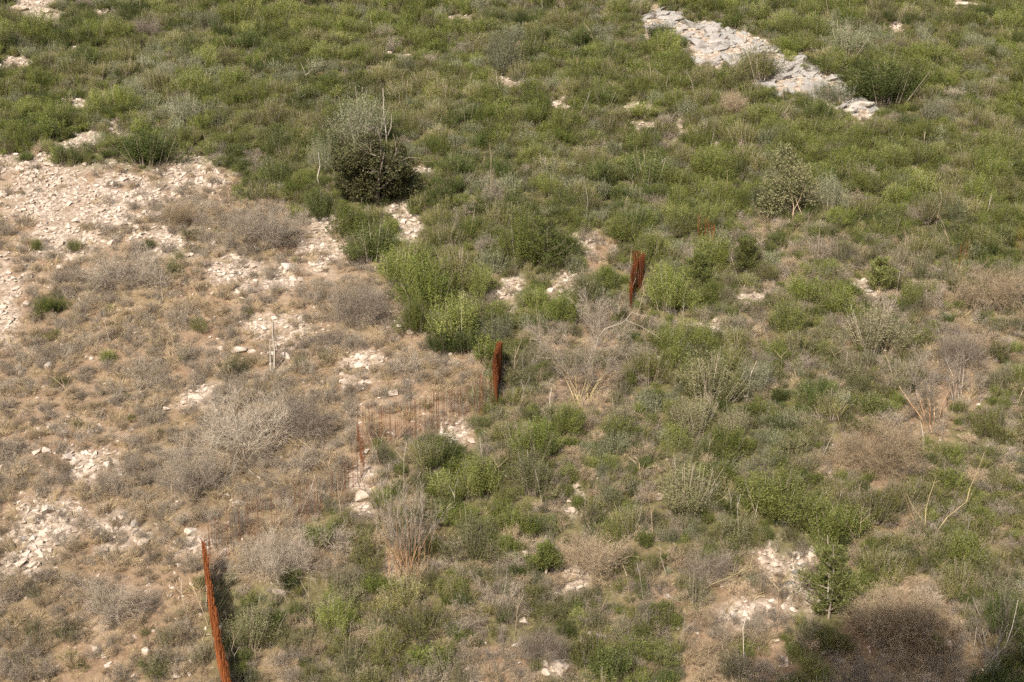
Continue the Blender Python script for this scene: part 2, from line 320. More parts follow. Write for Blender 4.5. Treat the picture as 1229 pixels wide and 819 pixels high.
PATCH = [(40, 8, 36, 17), (110, 20, 9, 9), (15, 78, 26, 7), (85, 130, 20, 7), (95, 175, 24, 9), (140, 150, 13, 8), (20, 197, 70, 9), (110, 235, 115, 42), (228, 215, 42, 26), (80, 290, 60, 20), (200, 290, 42, 20), (385, 290, 27, 32),
 (8, 360, 18, 42), (300, 330, 62, 24), (608, 98, 22, 7), (492, 67, 13, 5), (553, 25, 10, 5), (670, 126, 20, 5), (487, 270, 19, 24), (697, 295, 19, 12), (613, 345, 15, 13), (675, 343, 14, 14), (605, 375, 12, 8),
 (235, 477, 24, 12), (430, 440, 26, 16), (545, 515, 26, 14), (437, 590, 17, 26), (60, 630, 36, 26), (25, 668, 30, 26), (110, 560, 42, 20), (945, 672, 48, 27), (960, 705, 20, 24), (895, 735, 40, 18), (1075, 28, 15, 12),
 (1160, 3, 20, 5), (770, 140, 15, 8), (820, 160, 12, 8), (687, 605, 10, 20), (690, 700, 20, 14), (670, 795, 14, 20), (548, 660, 22, 10), (840, 395, 28, 10), (1045, 348, 26, 10), (905, 355, 26, 10), (140, 640, 30, 20),
 (1035, 131, 26, 8), (858, 172, 10, 4), (1000, 208, 8, 4), (505, 205, 9, 7), (240, 655, 30, 12), (330, 395, 40, 20)]
def stony(x, y):
    b = np.zeros(np.shape(x)); x = x+30*(vnoise(x/16, y/11, 51)-.5); y = y+18*(vnoise(x/16, y/11, 52)-.5); nz = np.clip(2.6*vnoise(x/17, y/9, 53)-.35, 0, 1)
    for (cx, cy, rx, ry) in PATCH:
        ry = ry*(1.35 if rx <= 38 else 1.); b = np.maximum(b, np.clip(1.35-((x-cx)/rx)**2-((y-cy)/ry)**2, 0, 1)*(nz if rx > 38 else np.maximum(nz, .75)))
    return np.maximum(b, inside(OUT1, x, y)*1.)
def zone_at(x, y):
    wx = x+34*(vnoise(x/38, y/38, 21)-.5)+16*(vnoise(x/14, y/14, 23)-.5); wy = y+30*(vnoise(x/38, y/34, 22)-.5)+14*(vnoise(x/14, y/14, 24)-.5)
    z = ZA[np.clip((wy/41).astype(int), 0, 19), np.clip((wx/41).astype(int), 0, 29)].copy()
    dry = inside(DRY, x+44*(vnoise(x/22, y/18, 25)-.5)+14*(vnoise(x/7, y/7, 27)-.5), y+36*(vnoise(x/22, y/18, 26)-.5)+12*(vnoise(x/7, y/7, 28)-.5))
    green = np.isin(z, [ord(c) for c in 'GKRg'])
    z[dry & green] = ord('d')
    z[~dry & (y < 330) & ~green & (x < 620)] = ord('G')
    return z

# ------------------------------------------------------------------ ground
gx = np.concatenate([np.linspace(-95, -27, 30), np.arange(-26.8, 27, .2), np.linspace(27.2, 95, 30)])
gy = np.concatenate([np.linspace(-60, 18, 60), np.arange(18.2, 62, .2), np.linspace(62.4, 130, 60)])
X, Y = np.meshgrid(gx, gy); Z = height(X, Y)
nx, ny = len(gx), len(gy); idx = np.arange(nx*ny).reshape(ny, nx)
V = np.stack([X, Y, Z], -1).reshape(-1, 3)
Q = np.stack([idx[:-1, :-1], idx[:-1, 1:], idx[1:, 1:], idx[1:, :-1]], -1).reshape(-1, 4)
m, nt, N, L = newmat('stony_soil')
tc = N.new('ShaderNodeTexCoord'); at = N.new('ShaderNodeAttribute'); at.attribute_name = 'stony'; ag = N.new('ShaderNodeAttribute'); ag.attribute_name = 'litter'
n1 = N.new('ShaderNodeTexNoise'); n1.inputs['Scale'].default_value = .9; n1.inputs['Detail'].default_value = 8; n1.inputs['Roughness'].default_value = .65
n2 = N.new('ShaderNodeTexNoise'); n2.inputs['Scale'].default_value = 9; n2.inputs['Detail'].default_value = 8; n2.inputs['Roughness'].default_value = .7
vo = N.new('ShaderNodeTexVoronoi'); vo.inputs['Scale'].default_value = 11
for n in (n1, n2, vo): L.new(tc.outputs['Object'], n.inputs['Vector'])
r1 = N.new('ShaderNodeValToRGB'); ramp_set(r1, [(.165, .105, .065), (.22, .155, .10), (.28, .215, .15)]); r1.color_ramp.elements[0].position = .3; r1.color_ramp.elements[2].position = .7; L.new(n1.outputs[0], r1.inputs[0])
r2 = N.new('ShaderNodeValToRGB'); ramp_set(r2, [(.24, .19, .145), (.33, .275, .22), (.44, .385, .32)]); r2.color_ramp.elements[0].position = .35; r2.color_ramp.elements[2].position = .65; L.new(n2.outputs[0], r2.inputs[0])
r3 = N.new('ShaderNodeValToRGB'); ramp_set(r3, [(.085, .08, .034), (.135, .12, .055)]); L.new(n2.outputs[0], r3.inputs[0])
mx = N.new('ShaderNodeMix'); mx.data_type = 'RGBA'; L.new(ag.outputs['Fac'], mx.inputs[0]); L.new(r1.outputs[0], mx.inputs[6]); L.new(r3.outputs[0], mx.inputs[7])
m2 = N.new('ShaderNodeMix'); m2.data_type = 'RGBA'; L.new(at.outputs['Fac'], m2.inputs[0]); L.new(mx.outputs[2], m2.inputs[6]); L.new(r2.outputs[0], m2.inputs[7])
m3 = N.new('ShaderNodeMix'); m3.data_type = 'RGBA'; m3.blend_type = 'MULTIPLY'; m3.inputs[0].default_value = .6
r4 = N.new('ShaderNodeValToRGB'); ramp_set(r4, [(.45, .4, .35), (1.15, 1.12, 1.1)]); r4.color_ramp.elements[0].position = .35; r4.color_ramp.elements[1].position = .62; L.new(n2.outputs[0], r4.inputs[0])
vs_ = N.new('ShaderNodeSeparateColor'); L.new(vo.outputs['Color'], vs_.inputs[0]); rv = N.new('ShaderNodeValToRGB'); ramp_set(rv, [(.62, .58, .54), (.95, .92, .9), (1.25, 1.24, 1.22)]); L.new(vs_.outputs[0], rv.inputs[0])
m4 = N.new('ShaderNodeMix'); m4.data_type = 'RGBA'; m4.blend_type = 'MULTIPLY'; L.new(at.outputs['Fac'], m4.inputs[0]); L.new(r2.outputs[0], m4.inputs[6]); L.new(rv.outputs[0], m4.inputs[7]); L.new(m4.outputs[2], m2.inputs[7])
L.new(m2.outputs[2], m3.inputs[6]); L.new(r4.outputs[0], m3.inputs[7])
b = N.new('ShaderNodeBsdfPrincipled'); b.inputs['Roughness'].default_value = .95; b.inputs['Specular IOR Level'].default_value = .1; L.new(m3.outputs[2], b.inputs['Base Color'])
bp = N.new('ShaderNodeBump'); bp.inputs['Strength'].default_value = .8; bp.inputs['Distance'].default_value = .05; L.new(n2.outputs[0], bp.inputs['Height']); L.new(bp.outputs[0], b.inputs['Normal'])
L.new(b.outputs[0], N.new('ShaderNodeOutputMaterial').inputs[0])
gm = quad_mesh('ground', V, Q, m, smooth=True)
pp, dd = project(V); ok = dd > 3; pp[~ok] = (600, 900)
st = stony(pp[:, 0], pp[:, 1])*ok; zz = zone_at(pp[:, 0], pp[:, 1])
lit = np.isin(zz, [ord(c) for c in 'GKRg'])*1.+np.isin(zz, [ord(c) for c in 'M'])*.9+np.isin(zz, [ord(c) for c in 'm'])*.6+np.isin(zz, [ord(c) for c in 'D'])*.3
a = gm.attributes.new('stony', 'FLOAT', 'POINT'); a.data.foreach_set('value', st.astype(np.float32))
a = gm.attributes.new('litter', 'FLOAT', 'POINT'); a.data.foreach_set('value', lit.astype(np.float32))
tag(obj('ground', gm), kind='structure')

# ------------------------------------------------------------------ placing by the photograph's positions, each at its true distance on the slope
USED = []            # (x, y, radius) of what is already placed
LAND = []            # landmarks the labels refer to: (phrase, px, py)
COUNT = {}
def place(kind, px, py, wpx, hpx, label, land=None, group=None, cat='shrub', lean=0):
    """px, py: the foot of the plant in the photograph; wpx, hpx: its width and height there"""
    p = ground(np.array([px]), np.array([py]))[0]; d = float(p@FW); w = wpx*d/FPX; h = hpx*d/FPX*.92
    v = COUNT.get(kind, 0); COUNT[kind] = v+1
    pr_ = BIG[kind][v % 4] if w > 1.0 else PROTO[kind][v % NV]
    o = obj(kind, pr_, None, (p[0], p[1], p[2]-.04), (w, w*.9, h), (random.uniform(-.08, .08), random.uniform(-.08, .08)+lean, random.random()*TAU))
    tag(o, label, cat, group); USED.append((p[0], p[1]+.1*w, w*.42))
    if land: LAND.append((land, px, py-hpx*.4))
    return o
HAND = [
 ('dark_shrub', 297, 60, 52, 27, 'dark green cushion shrub alone in lighter scrub near the top edge', 'the dark cushion shrub'),
 ('green_shrub', 48, 46, 72, 34, 'wide bright green shrub just below the white rubble in the top corner', None),
 ('silvery_shrub', 250, 36, 44, 26, 'grey-green rounded shrub beside the dark cushion shrub near the top edge', None),
 ('dry_shrub', 180, 44, 40, 26, 'grey leafless shrub among green scrub below the top edge rubble', None),
 ('silvery_shrub', 200, 95, 34, 22, 'silver-grey spiky shrub amid green scrub above the stony slope', 'the silver-grey spiky shrub'),
 ('silvery_shrub', 174, 82, 26, 20, 'small blue-green shrub touching the silver-grey spiky shrub', None),
 ('green_shrub', 121, 130, 40, 25, 'bright leaf-green shrub standing beside bare white stone strips', 'the leaf-green shrub by white strips'),
 ('silvery_shrub', 226, 148, 58, 36, 'broad silvery rosemary-like bush with upright shoots above the stony slope', 'the broad silvery bush'),
 ('green_shrub', 236, 156, 30, 22, 'light green tuft of a shrub at the foot of the silvery bush', None),
 ('dark_shrub', 178, 198, 92, 44, 'wide dark green shrub at the upper rim of the stony slope', 'the dark shrub at the stony rim'),
 ('dark_shrub', 330, 224, 46, 36, 'dark green shrub at the rim of the stony slope near the oak', None),
 ('dark_shrub', 385, 262, 46, 40, 'dark green shrub at the foot of the dark round oak', None),
 ('silvery_shrub', 432, 178, 84, 70, 'tall grey-green shrub rising behind the dark round oak', 'the grey-green shrub behind the oak'),
 ('silvery_shrub', 388, 205, 46, 44, 'grey shrub with bare stems beside the dark round oak', None),
 ('green_shrub', 420, 288, 70, 46, 'bright yellow-green shrub in front of the dark round oak', None),
 ('silvery_shrub', 604, 88, 60, 58, 'tall pale rosemary-like shrub with upright shoots above white stones', 'the tall pale shrub'),
 ('dark_shrub', 655, 52, 50, 26, 'dark green low shrub beside the tall pale shrub', None),
 ('dark_shrub', 694, 56, 44, 26, 'dark green bushy shrub uphill between tall pale shrub and outcrop', None),
 ('dark_shrub', 775, 222, 62, 44, 'dark green shrub with a bleached twig lying on it', 'the dark shrub with bleached twig'),
 ('olive_shrub', 908, 96, 88, 40, 'olive shrub growing on the middle of the limestone outcrop', 'the shrub on the outcrop'),
 ('dark_shrub', 792, 48, 46, 22, 'small shrub at the upper end of the limestone outcrop', None),
 ('silvery_shrub', 1015, 66, 62, 38, 'silver-white twiggy shrub above the lower end of the outcrop', 'the silver-white shrub'),
 ('dark_shrub', 1058, 124, 108, 56, 'large dark green shrub uphill of the brown boulder', 'the large dark shrub'),
 ('silvery_shrub', 993, 124, 54, 30, 'grey-green shrub at the lower tip of the limestone outcrop', None),
 ('silvery_shrub', 1121, 146, 40, 32, 'pale grey upright shrub standing beside the large dark shrub', 'the pale upright shrub'),
 ('tan_shrub', 880, 140, 40, 34, 'pale leafless shrub below the limestone outcrop', 'the pale leafless shrub'),
 ('silvery_shrub', 997, 250, 46, 46, 'grey-green shrub beside the small grey-green tree', None),
 ('dry_shrub', 310, 300, 124, 62, 'wide grey leafless shrub on the upper stony slope', 'the wide grey dry shrub'),
 ('tan_shrub', 217, 272, 46, 34, 'round tan dry shrub on the pale stony slope', 'the round tan dry shrub'),
 ('dry_shrub', 152, 345, 100, 52, 'bluish grey leafless shrub on the middle of the stony slope', 'the bluish grey dry shrub'),
 ('green_shrub', 45, 302, 20, 18, 'small green bush alone on stony ground near the photo edge', None),
 ('green_shrub', 90, 301, 30, 16, 'small green bush alone on the stones below the white scree', None),
 ('dark_shrub', 178, 299, 22, 14, 'tiny dark green bush alone on stones above the bluish grey shrub', None),
 ('olive_shrub', 215, 313, 24, 18, 'tiny olive bush alone on stones below the round tan shrub', None),
 ('green_shrub', 60, 376, 44, 24, 'yellow-green low bush alone among dry twigs', None),
 ('green_shrub', 130, 434, 22, 18, 'yellowish green bush alone among dry twigs near white stones', None),
 ('dry_shrub', 215, 398, 34, 36, 'brownish upright dry shrub in the dry slope', None),
 ('dry_shrub', 300, 545, 150, 74, 'big grey-brown dry shrub, largest in the dry slope', 'the big grey-brown dry shrub'),
 ('dry_shrub', 230, 600, 110, 72, 'dense grey dry shrub above the white rocks and near fence', None),
 ('dry_shrub', 370, 520, 90, 62, 'grey dry shrub beside the fence veil of thin rods', None),
 ('dry_shrub', 435, 385, 84, 52, 'fan-branched dry shrub below the green thicket', 'the fan-branched dry shrub'),
 ('green_shrub', 515, 372, 76, 74, 'tall bright green shrub at the upper end of the thicket above the narrow fence', 'the green thicket'),
 ('green_shrub', 548, 412, 70, 64, 'tall bright green shrub at the lower end of the thicket above the narrow fence', None),
 ('dark_shrub', 560, 422, 50, 40, 'darker green shrub closing the thicket beside the narrow rusty fence', None),
 ('dark_shrub', 446, 312, 70, 48, 'dark green shrub in the belt between the oak and the green thicket', None),
 ('green_shrub', 478, 338, 64, 46, 'green shrub just above the green thicket, bordering the dry slope', None),
 ('green_shrub', 500, 402, 56, 50, 'green shrub on the dry-slope side of the green thicket', None),
 ('dark_shrub', 535, 424, 52, 40, 'dark green shrub low on the dry-slope side of the green thicket', None),
 ('green_shrub', 585, 432, 44, 34, 'low green shrub touching the narrow rusty fence', None),
 ('olive_shrub', 545, 345, 70, 50, 'olive green shrub on the inner side of the green thicket', None),
 ('silvery_shrub', 600, 412, 44, 42, 'silvery grey shrub directly behind the narrow rusty fence', None),
 ('green_shrub', 628, 318, 74, 60, 'bright green round shrub touching the young pine', None),
 ('silvery_shrub', 590, 330, 40, 36, 'silvery shrub between the thicket and the young pine', None),
 ('green_shrub', 645, 372, 44, 32, 'low light green shrub between two pale earth patches', None),
 ('silvery_shrub', 722, 366, 28, 24, 'pale mint-green fleshy shrub beside the bent rusty fence', None),
 ('green_shrub', 803, 372, 76, 56, 'bright green shrub at the foot of the bent rusty fence', 'the bright shrub by the bent fence'),
 ('olive_shrub', 775, 458, 62, 44, 'bright green shrub beside the pale dead shrub', None),
 ('dusty_shrub', 700, 362, 60, 40, 'brown-green low shrub uphill of the pale dead shrub', None),
 ('dusty_shrub', 850, 478, 96, 60, 'dark grey-green shrub, broad and dense, in the mixed scrub', 'the broad grey-green shrub'),
 ('dusty_shrub', 836, 520, 70, 52, 'grey-green twiggy shrub just downhill of the broad grey-green shrub', None),
 ('dusty_shrub', 880, 525, 54, 40, 'smaller grey-green shrub, second downhill of the broad grey-green shrub', None),
 ('silvery_shrub', 908, 470, 58, 44, 'silvery shrub beside the broad grey-green shrub', None),
 ('tan_shrub', 1050, 565, 108, 70, 'pale straw-coloured dead shrub with brush-like twigs', 'the straw-coloured dead shrub'),
 ('dark_shrub', 1050, 500, 44, 32, 'deep green shrub above the straw-coloured dead shrub', None),
 ('dusty_shrub', 1050, 420, 84, 56, 'grey-green shrub uphill of the orange-forked dead shrub', None),
 ('tan_shrub', 1185, 372, 88, 56, 'brownish dead shrub near the right edge below the green slope', 'the brownish dead shrub'),
 ('dry_shrub', 1150, 440, 80, 52, 'grey dead shrub behind the orange-forked dead shrub', None),
 ('dusty_shrub', 568, 672, 76, 62, 'green and grey shrub beside the orange-stemmed dead shrub', None),
 ('green_shrub', 572, 596, 72, 56, 'fresh green shrub downhill of the narrow rusty fence', 'the fresh green shrub'),
 ('dusty_shrub', 640, 590, 80, 52, 'grey-green shrub beside the fresh green shrub', None),
 ('dark_shrub', 380, 655, 44, 34, 'dark green shrub amid grey twigs between the fence and pale rocks', None),
 ('dusty_shrub', 300, 775, 84, 54, 'green low shrub in the shadow side of the near rusty fence', None),
 ('dry_shrub', 335, 700, 120, 72, 'pale grey fan of bare branches behind the near rusty fence', 'the pale fan of branches'),
 ('dry_shrub', 140, 735, 100, 50, 'arching grey twigs bowed over in the dry foreground', 'the arching grey twigs'),
 ('dusty_shrub', 825, 610, 96, 56, 'grey-green shrub above the yellow broken stems', None),
 ('green_shrub', 930, 620, 110, 60, 'broad green shrub uphill of the stony hollow', 'the broad green shrub'),
 ('green_shrub', 1000, 650, 84, 52, 'green shrub at the upper rim of the stony hollow', None),
 ('tan_shrub', 1070, 772, 130, 80, 'big straw-brown dead shrub below the small pine', 'the big straw-brown shrub'),
 ('green_shrub', 1122, 782, 22, 28, 'tiny vivid green bush against the big straw-brown shrub', None),
 ('dark_shrub', 1205, 760, 64, 60, 'dark green shrub behind the bare stems at the corner', None),
 ('olive_shrub', 702, 795, 50, 50, 'green upright shrub near the bottom edge beside the tall pale rock', None),
 ('dry_shrub', 652, 792, 66, 44, 'bare purple-grey shrub beside the tall pale rock', None),
 ('tan_shrub', 715, 690, 90, 56, 'tan dead shrub in the middle foreground', None),
 ('dry_shrub', 845, 700, 70, 44, 'grey dry shrub at the yellow broken stems', None),
 ('olive_shrub', 558, 98, 26, 18, 'maroon-brown small shrub beside the tall pale shrub', None),
 ('green_shrub', 945, 402, 66, 44, 'bright yellow-green shrub alone in grey mixed scrub', 'the lone yellow-green shrub'),
 ('olive_shrub', 1060, 345, 50, 34, 'small green shrub beside two grey stones in mixed scrub', None),
]
for (k, x, y, w, h, lab, land) in HAND: place(k, x, y, w, h, lab, land)

# ------------------------------------------------------------------ trees and dead plants with parts of their own
def thing(name, label, cat, p, group=None, rz=0):
    return tag(obj(name, None, None, tuple(p), (1, 1, 1), (0, 0, rz)), label, cat, group)
def at(px, py): 
    p = ground(np.array([float(px)]), np.array([float(py)]))[0]; return p, float(p@FW)/FPX      # point, metres per pixel
# the round dark oak
p, k = at(452, 243); W = 106*k; H = 96*k
t = thing('holm_oak', 'round dark oak bush, the darkest crown on the slope', 'tree', p-np.array([0, 0, .05])); LAND.append(('the dark round oak', 452, 205)); USED.append((p[0], p[1]+.3, W*.47))
rng = np.random.default_rng(5); s = Soup()
nl = 64; c = np.stack([rng.uniform(-.42, .42, nl), rng.uniform(-.36, .36, nl), rng.uniform(.06, .86, nl)], 1)
c = c[(c[:, 0]/.44)**2+(c[:, 1]/.40)**2+((c[:, 2]-.42)/.46)**2 < 1.0]
for q in c:
    n = 900; d = rnd_dir(n, rng); P = q+d*((.05+.12*rng.random())*(.6+.5*rng.random(n)))[:, None]; P = P*np.array([W, W*.9, H]); P[:, 2] = np.abs(P[:, 2])
    s.leaves(P, d+rng.normal(size=(n, 3))*.7, .065*(.7+.6*rng.random(n)), .04, rng)
s2 = Soup(); branchy(51, None, 7, (3, 3), .05, (1.6, .9, .5), .6, 1., s=s2, build=False)
obj('crown', s.mesh('crown', M['oak']), t); obj('trunk', s2.mesh('trunk', M['bark']), t)

def pine(px, py, wpx, hpx, label, seed, land=None, whorls=6, bare=.12):
    p, k = at(px, py); W = wpx*k/2; H = hpx*k*.95; rng = np.random.default_rng(seed)
    t = thing('young_pine', label, 'tree', p-np.array([0, 0, .05])); USED.append((p[0], p[1], W*.7))
    if land: LAND.append((land, px, py-hpx*.5))
    tr, cr = Soup(), Soup(); zs = np.linspace(0, H, 9); ax = np.stack([.05*np.sin(zs*2), .05*np.cos(zs*1.7)-.05, zs], 1); tr.path(ax, .035, .012, rng)
    for w in range(whorls):
        z = H*(bare+(1-bare)*w/whorls*.96); n = 6; a0 = rng.random()*TAU
        for i in range(n):
            a = a0+TAU*i/n+rng.normal()*.4; l = W*(1-.75*(w/whorls)**1.3)*(.45+.75*rng.random()); d = np.array([math.cos(a), math.sin(a), .25+.55*rng.random()])
            pts = np.array([[0, 0, z], d*l*.5+np.array([0, 0, z]), d*l+np.array([0, 0, z+.16*l])]); tr.path(pts, .014, .006, rng)
            m_ = 40; tt = .25+.75*rng.random(m_); P = pts[0]+(pts[2]-pts[0])*tt[:, None]+rng.normal(size=(m_, 3))*.09*l
            P = np.repeat(P, 5, 0)+rng.normal(size=(m_*5, 3))*.03; D = np.repeat(rng.normal(size=(m_, 3))*.6+d+np.array([0, 0, .5]), 5, 0)+rng.normal(size=(m_*5, 3))*.7
            cr.leaves(P, D, .075*(.7+.6*rng.random(len(P))), .014, rng)
    obj('trunk', tr.mesh('trunk', M['bark']), t); obj('crown', cr.mesh('crown', M['pine']), t)
    return t
pine(655, 326, 76, 70, 'young pine with a pale visible trunk and upswept branches', 61, 'the young pine')
pine(994, 742, 84, 104, 'small bright pine beside the stony hollow, near the dark corner', 62, 'the small pine by the hollow')
pine(655, 690, 38, 42, 'small round pine on a thin trunk amid scrub near white broken rock', 63, 'the round little pine', bare=.3)
pine(895, 330, 44, 48, 'thin green sapling standing in grey twigs below the green slope', 64, 'the thin sapling')
pine(840, 345, 42, 46, 'loose light green sapling close to the bent rusty fence', 65)
pine(1055, 352, 40, 48, 'thin sapling beside two grey stones', 66)

# small grey-green tree with a forked white trunk
p, k = at(950, 268); W = 62*k; H = 92*k
t = thing('small_tree', 'small grey-green tree with a forked white trunk', 'tree', p); LAND.append(('the small grey-green tree', 945, 220)); USED.append((p[0], p[1], W*.45))
s = Soup(); rng = np.random.default_rng(8)
s.path([(0, 0, -.05), (.05, 0, .2*H), (-.04, .1, .4*H), (-.3, 0, .8*H)], .026, .010, rng, .5); s.path([(.03, 0, .15*H), (.25, 0, .34*H), (.32, 0, .55*H)], .018, .009, rng, .5); s.path([(.42, -.05, 0), (.2, 0, .2*H), (.05, 0, .36*H)], .016, .012, rng, .5)
obj('trunk', s.mesh('trunk', M['tan_shrub']), t)
s = Soup()
for q in [(-.3, 0, .62), (-.12, .1, .78), (-.05, -.1, .6), (-.42, .1, .45), (.12, .1, .66), (-.25, -.1, .42), (-.2, 0, .88), (.25, 0, .5), (-.5, 0, .25), (-.3, .1, .22), (.05, .15, .4), (-.1, .2, .3), (.38, .1, .36)]:
    n = 380; d = rnd_dir(n, rng); P = (np.array(q)+d*(.2*(.5+.6*rng.random(n)))[:, None]*np.array([1, 1, .75]))*np.array([W, W, H]); s.leaves(P, d+rng.normal(size=(n, 3))*.6+np.array([0, 0, .4]), .085, .034, rng)
obj('crown', s.mesh('crown', M['dusty_shrub']), t)

def stems(label, px, py, wpx, hpx, seed, name='dead_shrub', stem_mat='orange', n=11, spread=.55, twig='dead_twigs', kids=(5, 4), land=None, r0=.013, skip=.2, base=.10, stray=.55, flare=.25, reach=.28):
    """a dead shrub: coloured stems carry a crown of grey twigs"""
    p, k = at(px, py); W = wpx*k; H = hpx*k*.95; rng = np.random.default_rng(seed)
    t = thing(name, label, 'dead shrub', p-np.array([0, 0, .04])); USED.append((p[0], p[1]+.1, W*.35))
    if land: LAND.append((land, px, py-hpx*.4))
    st, tw = Soup(), Soup(); A, D = [], []
    for i in range(n):
        a = rng.random()*TAU; u = math.sqrt((i+.5)/n); e = np.array([math.cos(a)*W*.5*u, math.sin(a)*W*.4*u, H*(1-.25*u)*(.75+.3*rng.random())])
        b0 = np.array([math.cos(a), math.sin(a), 0])*W*base*rng.random()
        pts = np.array([b0, b0+(e-b0)*np.array([.12, .12, .22]), b0+(e-b0)*np.array([.38, .38, .5]), b0+(e-b0)*np.array([.7, .7, .78])]); pts[1:] += rng.normal(size=(3, 3))*.02*H
        st.path(pts, r0*(.7+.6*rng.random()), r0*.4, rng)
        for q in range(7):
            f = skip+(1.15-skip)*rng.random(); A.append(b0+(e-b0)*np.array([f**1.5, f**1.5, f])); D.append(unit(e-b0+rng.normal(size=3)*flare*H))
    A, D = np.array(A), np.array(D); Ls = H*reach*(.6+.6*rng.random(len(A))); r = .0032
    for lev in range(len(kids)+1):
        B = A+D*Ls[:, None]; tw.twigs(A, B, r, r*.6, rng)
        if lev == len(kids): break
        q = kids[lev]; f = rng.random((len(A), q, 1)); P = (A[:, None]+(B-A)[:, None]*f).reshape(-1, 3); D = unit(np.repeat(D, q, 0)+rng.normal(size=(len(P), 3))*stray); A = P; Ls = np.repeat(Ls, q)*.55*(.6+.6*rng.random(len(P))); r = max(r*.75, .0022)
    obj('stems', st.mesh('stems', M[stem_mat]), t); obj('twigs', tw.mesh('twigs', M[twig]), t)
    return t
stems('dead shrub with a fan of bright orange stems and grey twigs', 490, 690, 74, 116, 71, land='the orange-stemmed dead shrub', n=26, r0=.011, base=.34, stray=.25, kids=(3, 3), skip=.35, flare=.10, reach=.20)
stems('large pale dead shrub with tan stems at its foot', 698, 485, 116, 96, 72, n=10, land='the pale dead shrub', kids=(6, 6), stem_mat='straw', skip=.4)
stems('dead grey shrub on a short forked orange trunk', 1120, 515, 116, 88, 73, n=6, land='the orange-forked dead shrub', kids=(7, 6), skip=.35, r0=.026)
stems('bare pinkish stems splaying out of the shaded corner', 1188, 800, 96, 96, 74, n=8, stem_mat='bone', kids=(3, 3), skip=.5, land='the bare stems in the corner')
stems('purple-grey bare shrub rising behind the pale dead shrub', 716, 412, 66, 62, 75, n=8, stem_mat='bark', kids=(5, 4), skip=.3)
stems('sparse bare shrub with white stems beside the orange-forked one', 1150, 480, 60, 84, 76, n=6, stem_mat='bone', kids=(3, 2), skip=.5)

# bleached branches, poles and stalks, traced as bent tapered rods
def branch(label, px, py, pts, r0, r1, name='dead_branch', mat='bone', cat='branch', sub=(), land=None, seed=1, dy=0.):
    """pts and sub: pixel offsets right and up of the foot; the rod bends back and forth a little in depth"""
    p, k = at(px, py); rng = np.random.default_rng(seed); s = Soup(); c = 1/math.cos(R(18))
    def conv(q):
        out = []
        for i, (a, u) in enumerate(q): out.append((a*k, dy*u*k+3.*k*math.sin(i*1.7+seed), u*k*c))
        return np.array(out)
    r0 *= .72; r1 *= .72; base = conv(pts); s.path(base, r0, r1, rng, .5)
    for q in sub: s.path(conv(q), r0*.6, r1*.7, rng, .6)
    o = obj(name, s.mesh(name, M[mat]), None, tuple(p-np.array([0, 0, .03]))); tag(o, label, cat)
    if land: LAND.append((land, px, py-pts[-1][1]*.5))
    return o
branch('tall bleached dead stem sticking up behind the dark round oak', 464, 180, [(0, -8), (0, 20), (-2, 42), (-3, 70)], .05, .018, sub=[[(0, 14), (6, 26), (7, 40)], [(-1, 30), (-5, 44)]], land='the tall bleached stem', seed=2)
branch('crooked bleached stem at the edge of scrub beside the oak', 384, 228, [(0, 0), (-2, 16), (1, 28), (-1, 44)], .04, .018, seed=3)
branch('white forked twig lying on a dark green shrub', 792, 208, [(-3, 0), (-2, 8), (3, 14), (6, 18)], .03, .012, sub=[[(-2, 6), (-6, 12)], [(3, 12), (1, 20)]], name='dead_twig', cat='twig', seed=4)
branch('white crooked branch arching over the pale dead shrub', 714, 428, [(0, 10), (4, 24), (12, 33), (30, 40), (36, 44), (43, 52), (62, 47)], .024, .01, sub=[[(36, 44), (55, 36), (78, 22)], [(12, 33), (22, 20)]], land='the white arching branch', seed=5)
branch('tall weathered wooden post standing in dry scrub', 329, 446, [(0, -4), (1, 26), (0, 44), (2, 60)], .06, .03, name='wooden_post', mat='bone', cat='post', sub=[[(-4, 0), (-4, 36)]], land='the wooden post', seed=6)
branch('tall yellow stalk bending over the dry twigs', 1122, 642, [(0, 0), (14, 22), (34, 42), (37, 58), (46, 76), (52, 100)], .022, .011, name='dry_stalk', mat='straw', cat='stalk', land='the tall yellow stalk', seed=7)
branch('yellow stalk topped by a pale seed head', 1111, 640, [(0, 0), (-2, 30), (0, 46), (6, 60)], .018, .01, name='dry_stalk', mat='straw', cat='stalk', sub=[[(6, 60), (2, 66)], [(6, 60), (7, 67)], [(6, 60), (12, 65)]], seed=8)
branch('crooked yellow stalk leaning away from the seed head stalk', 1108, 638, [(0, 0), (-4, 18), (-14, 30), (-22, 46)], .018, .009, name='dry_stalk', mat='straw', cat='stalk', seed=9)
branch('thin brown stalk, straight, beside the crooked yellow stalk', 1099, 636, [(0, 0), (-8, 22), (-16, 44)], .015, .008, name='dry_stalk', mat='orange', cat='stalk', seed=10)
branch('tall pale stem rising through the small pine', 992, 728, [(0, 0), (1, 30), (0, 62), (-4, 88)], .03, .01, cat='stem', seed=11)
branch('yellow broken stem with short side shoots', 838, 712, [(0, 0), (14, 10), (40, 22), (60, 34), (64, 48)], .024, .012, mat='straw', sub=[[(40, 22), (44, 40)], [(0, 0), (-14, 12), (-4, 28)]], land='the yellow broken stems', seed=12)
branch('stubby white stake in low scrub downhill of the narrow fence', 660, 494, [(0, 0), (0, 16), (2, 30)], .028, .02, name='wooden_stake', cat='stake', seed=13)
branch('dark fallen log beside a white rock', 470, 532, [(0, 0), (10, 8), (22, 18)], .05, .035, name='fallen_log', mat='bark', cat='log', seed=14, dy=.9)
branch('thin dry stalk curving in the middle foreground', 806, 700, [(0, 0), (-8, 16), (-14, 34), (-15, 48)], .014, .008, name='dry_stalk', mat='bone', cat='stalk', seed=15)
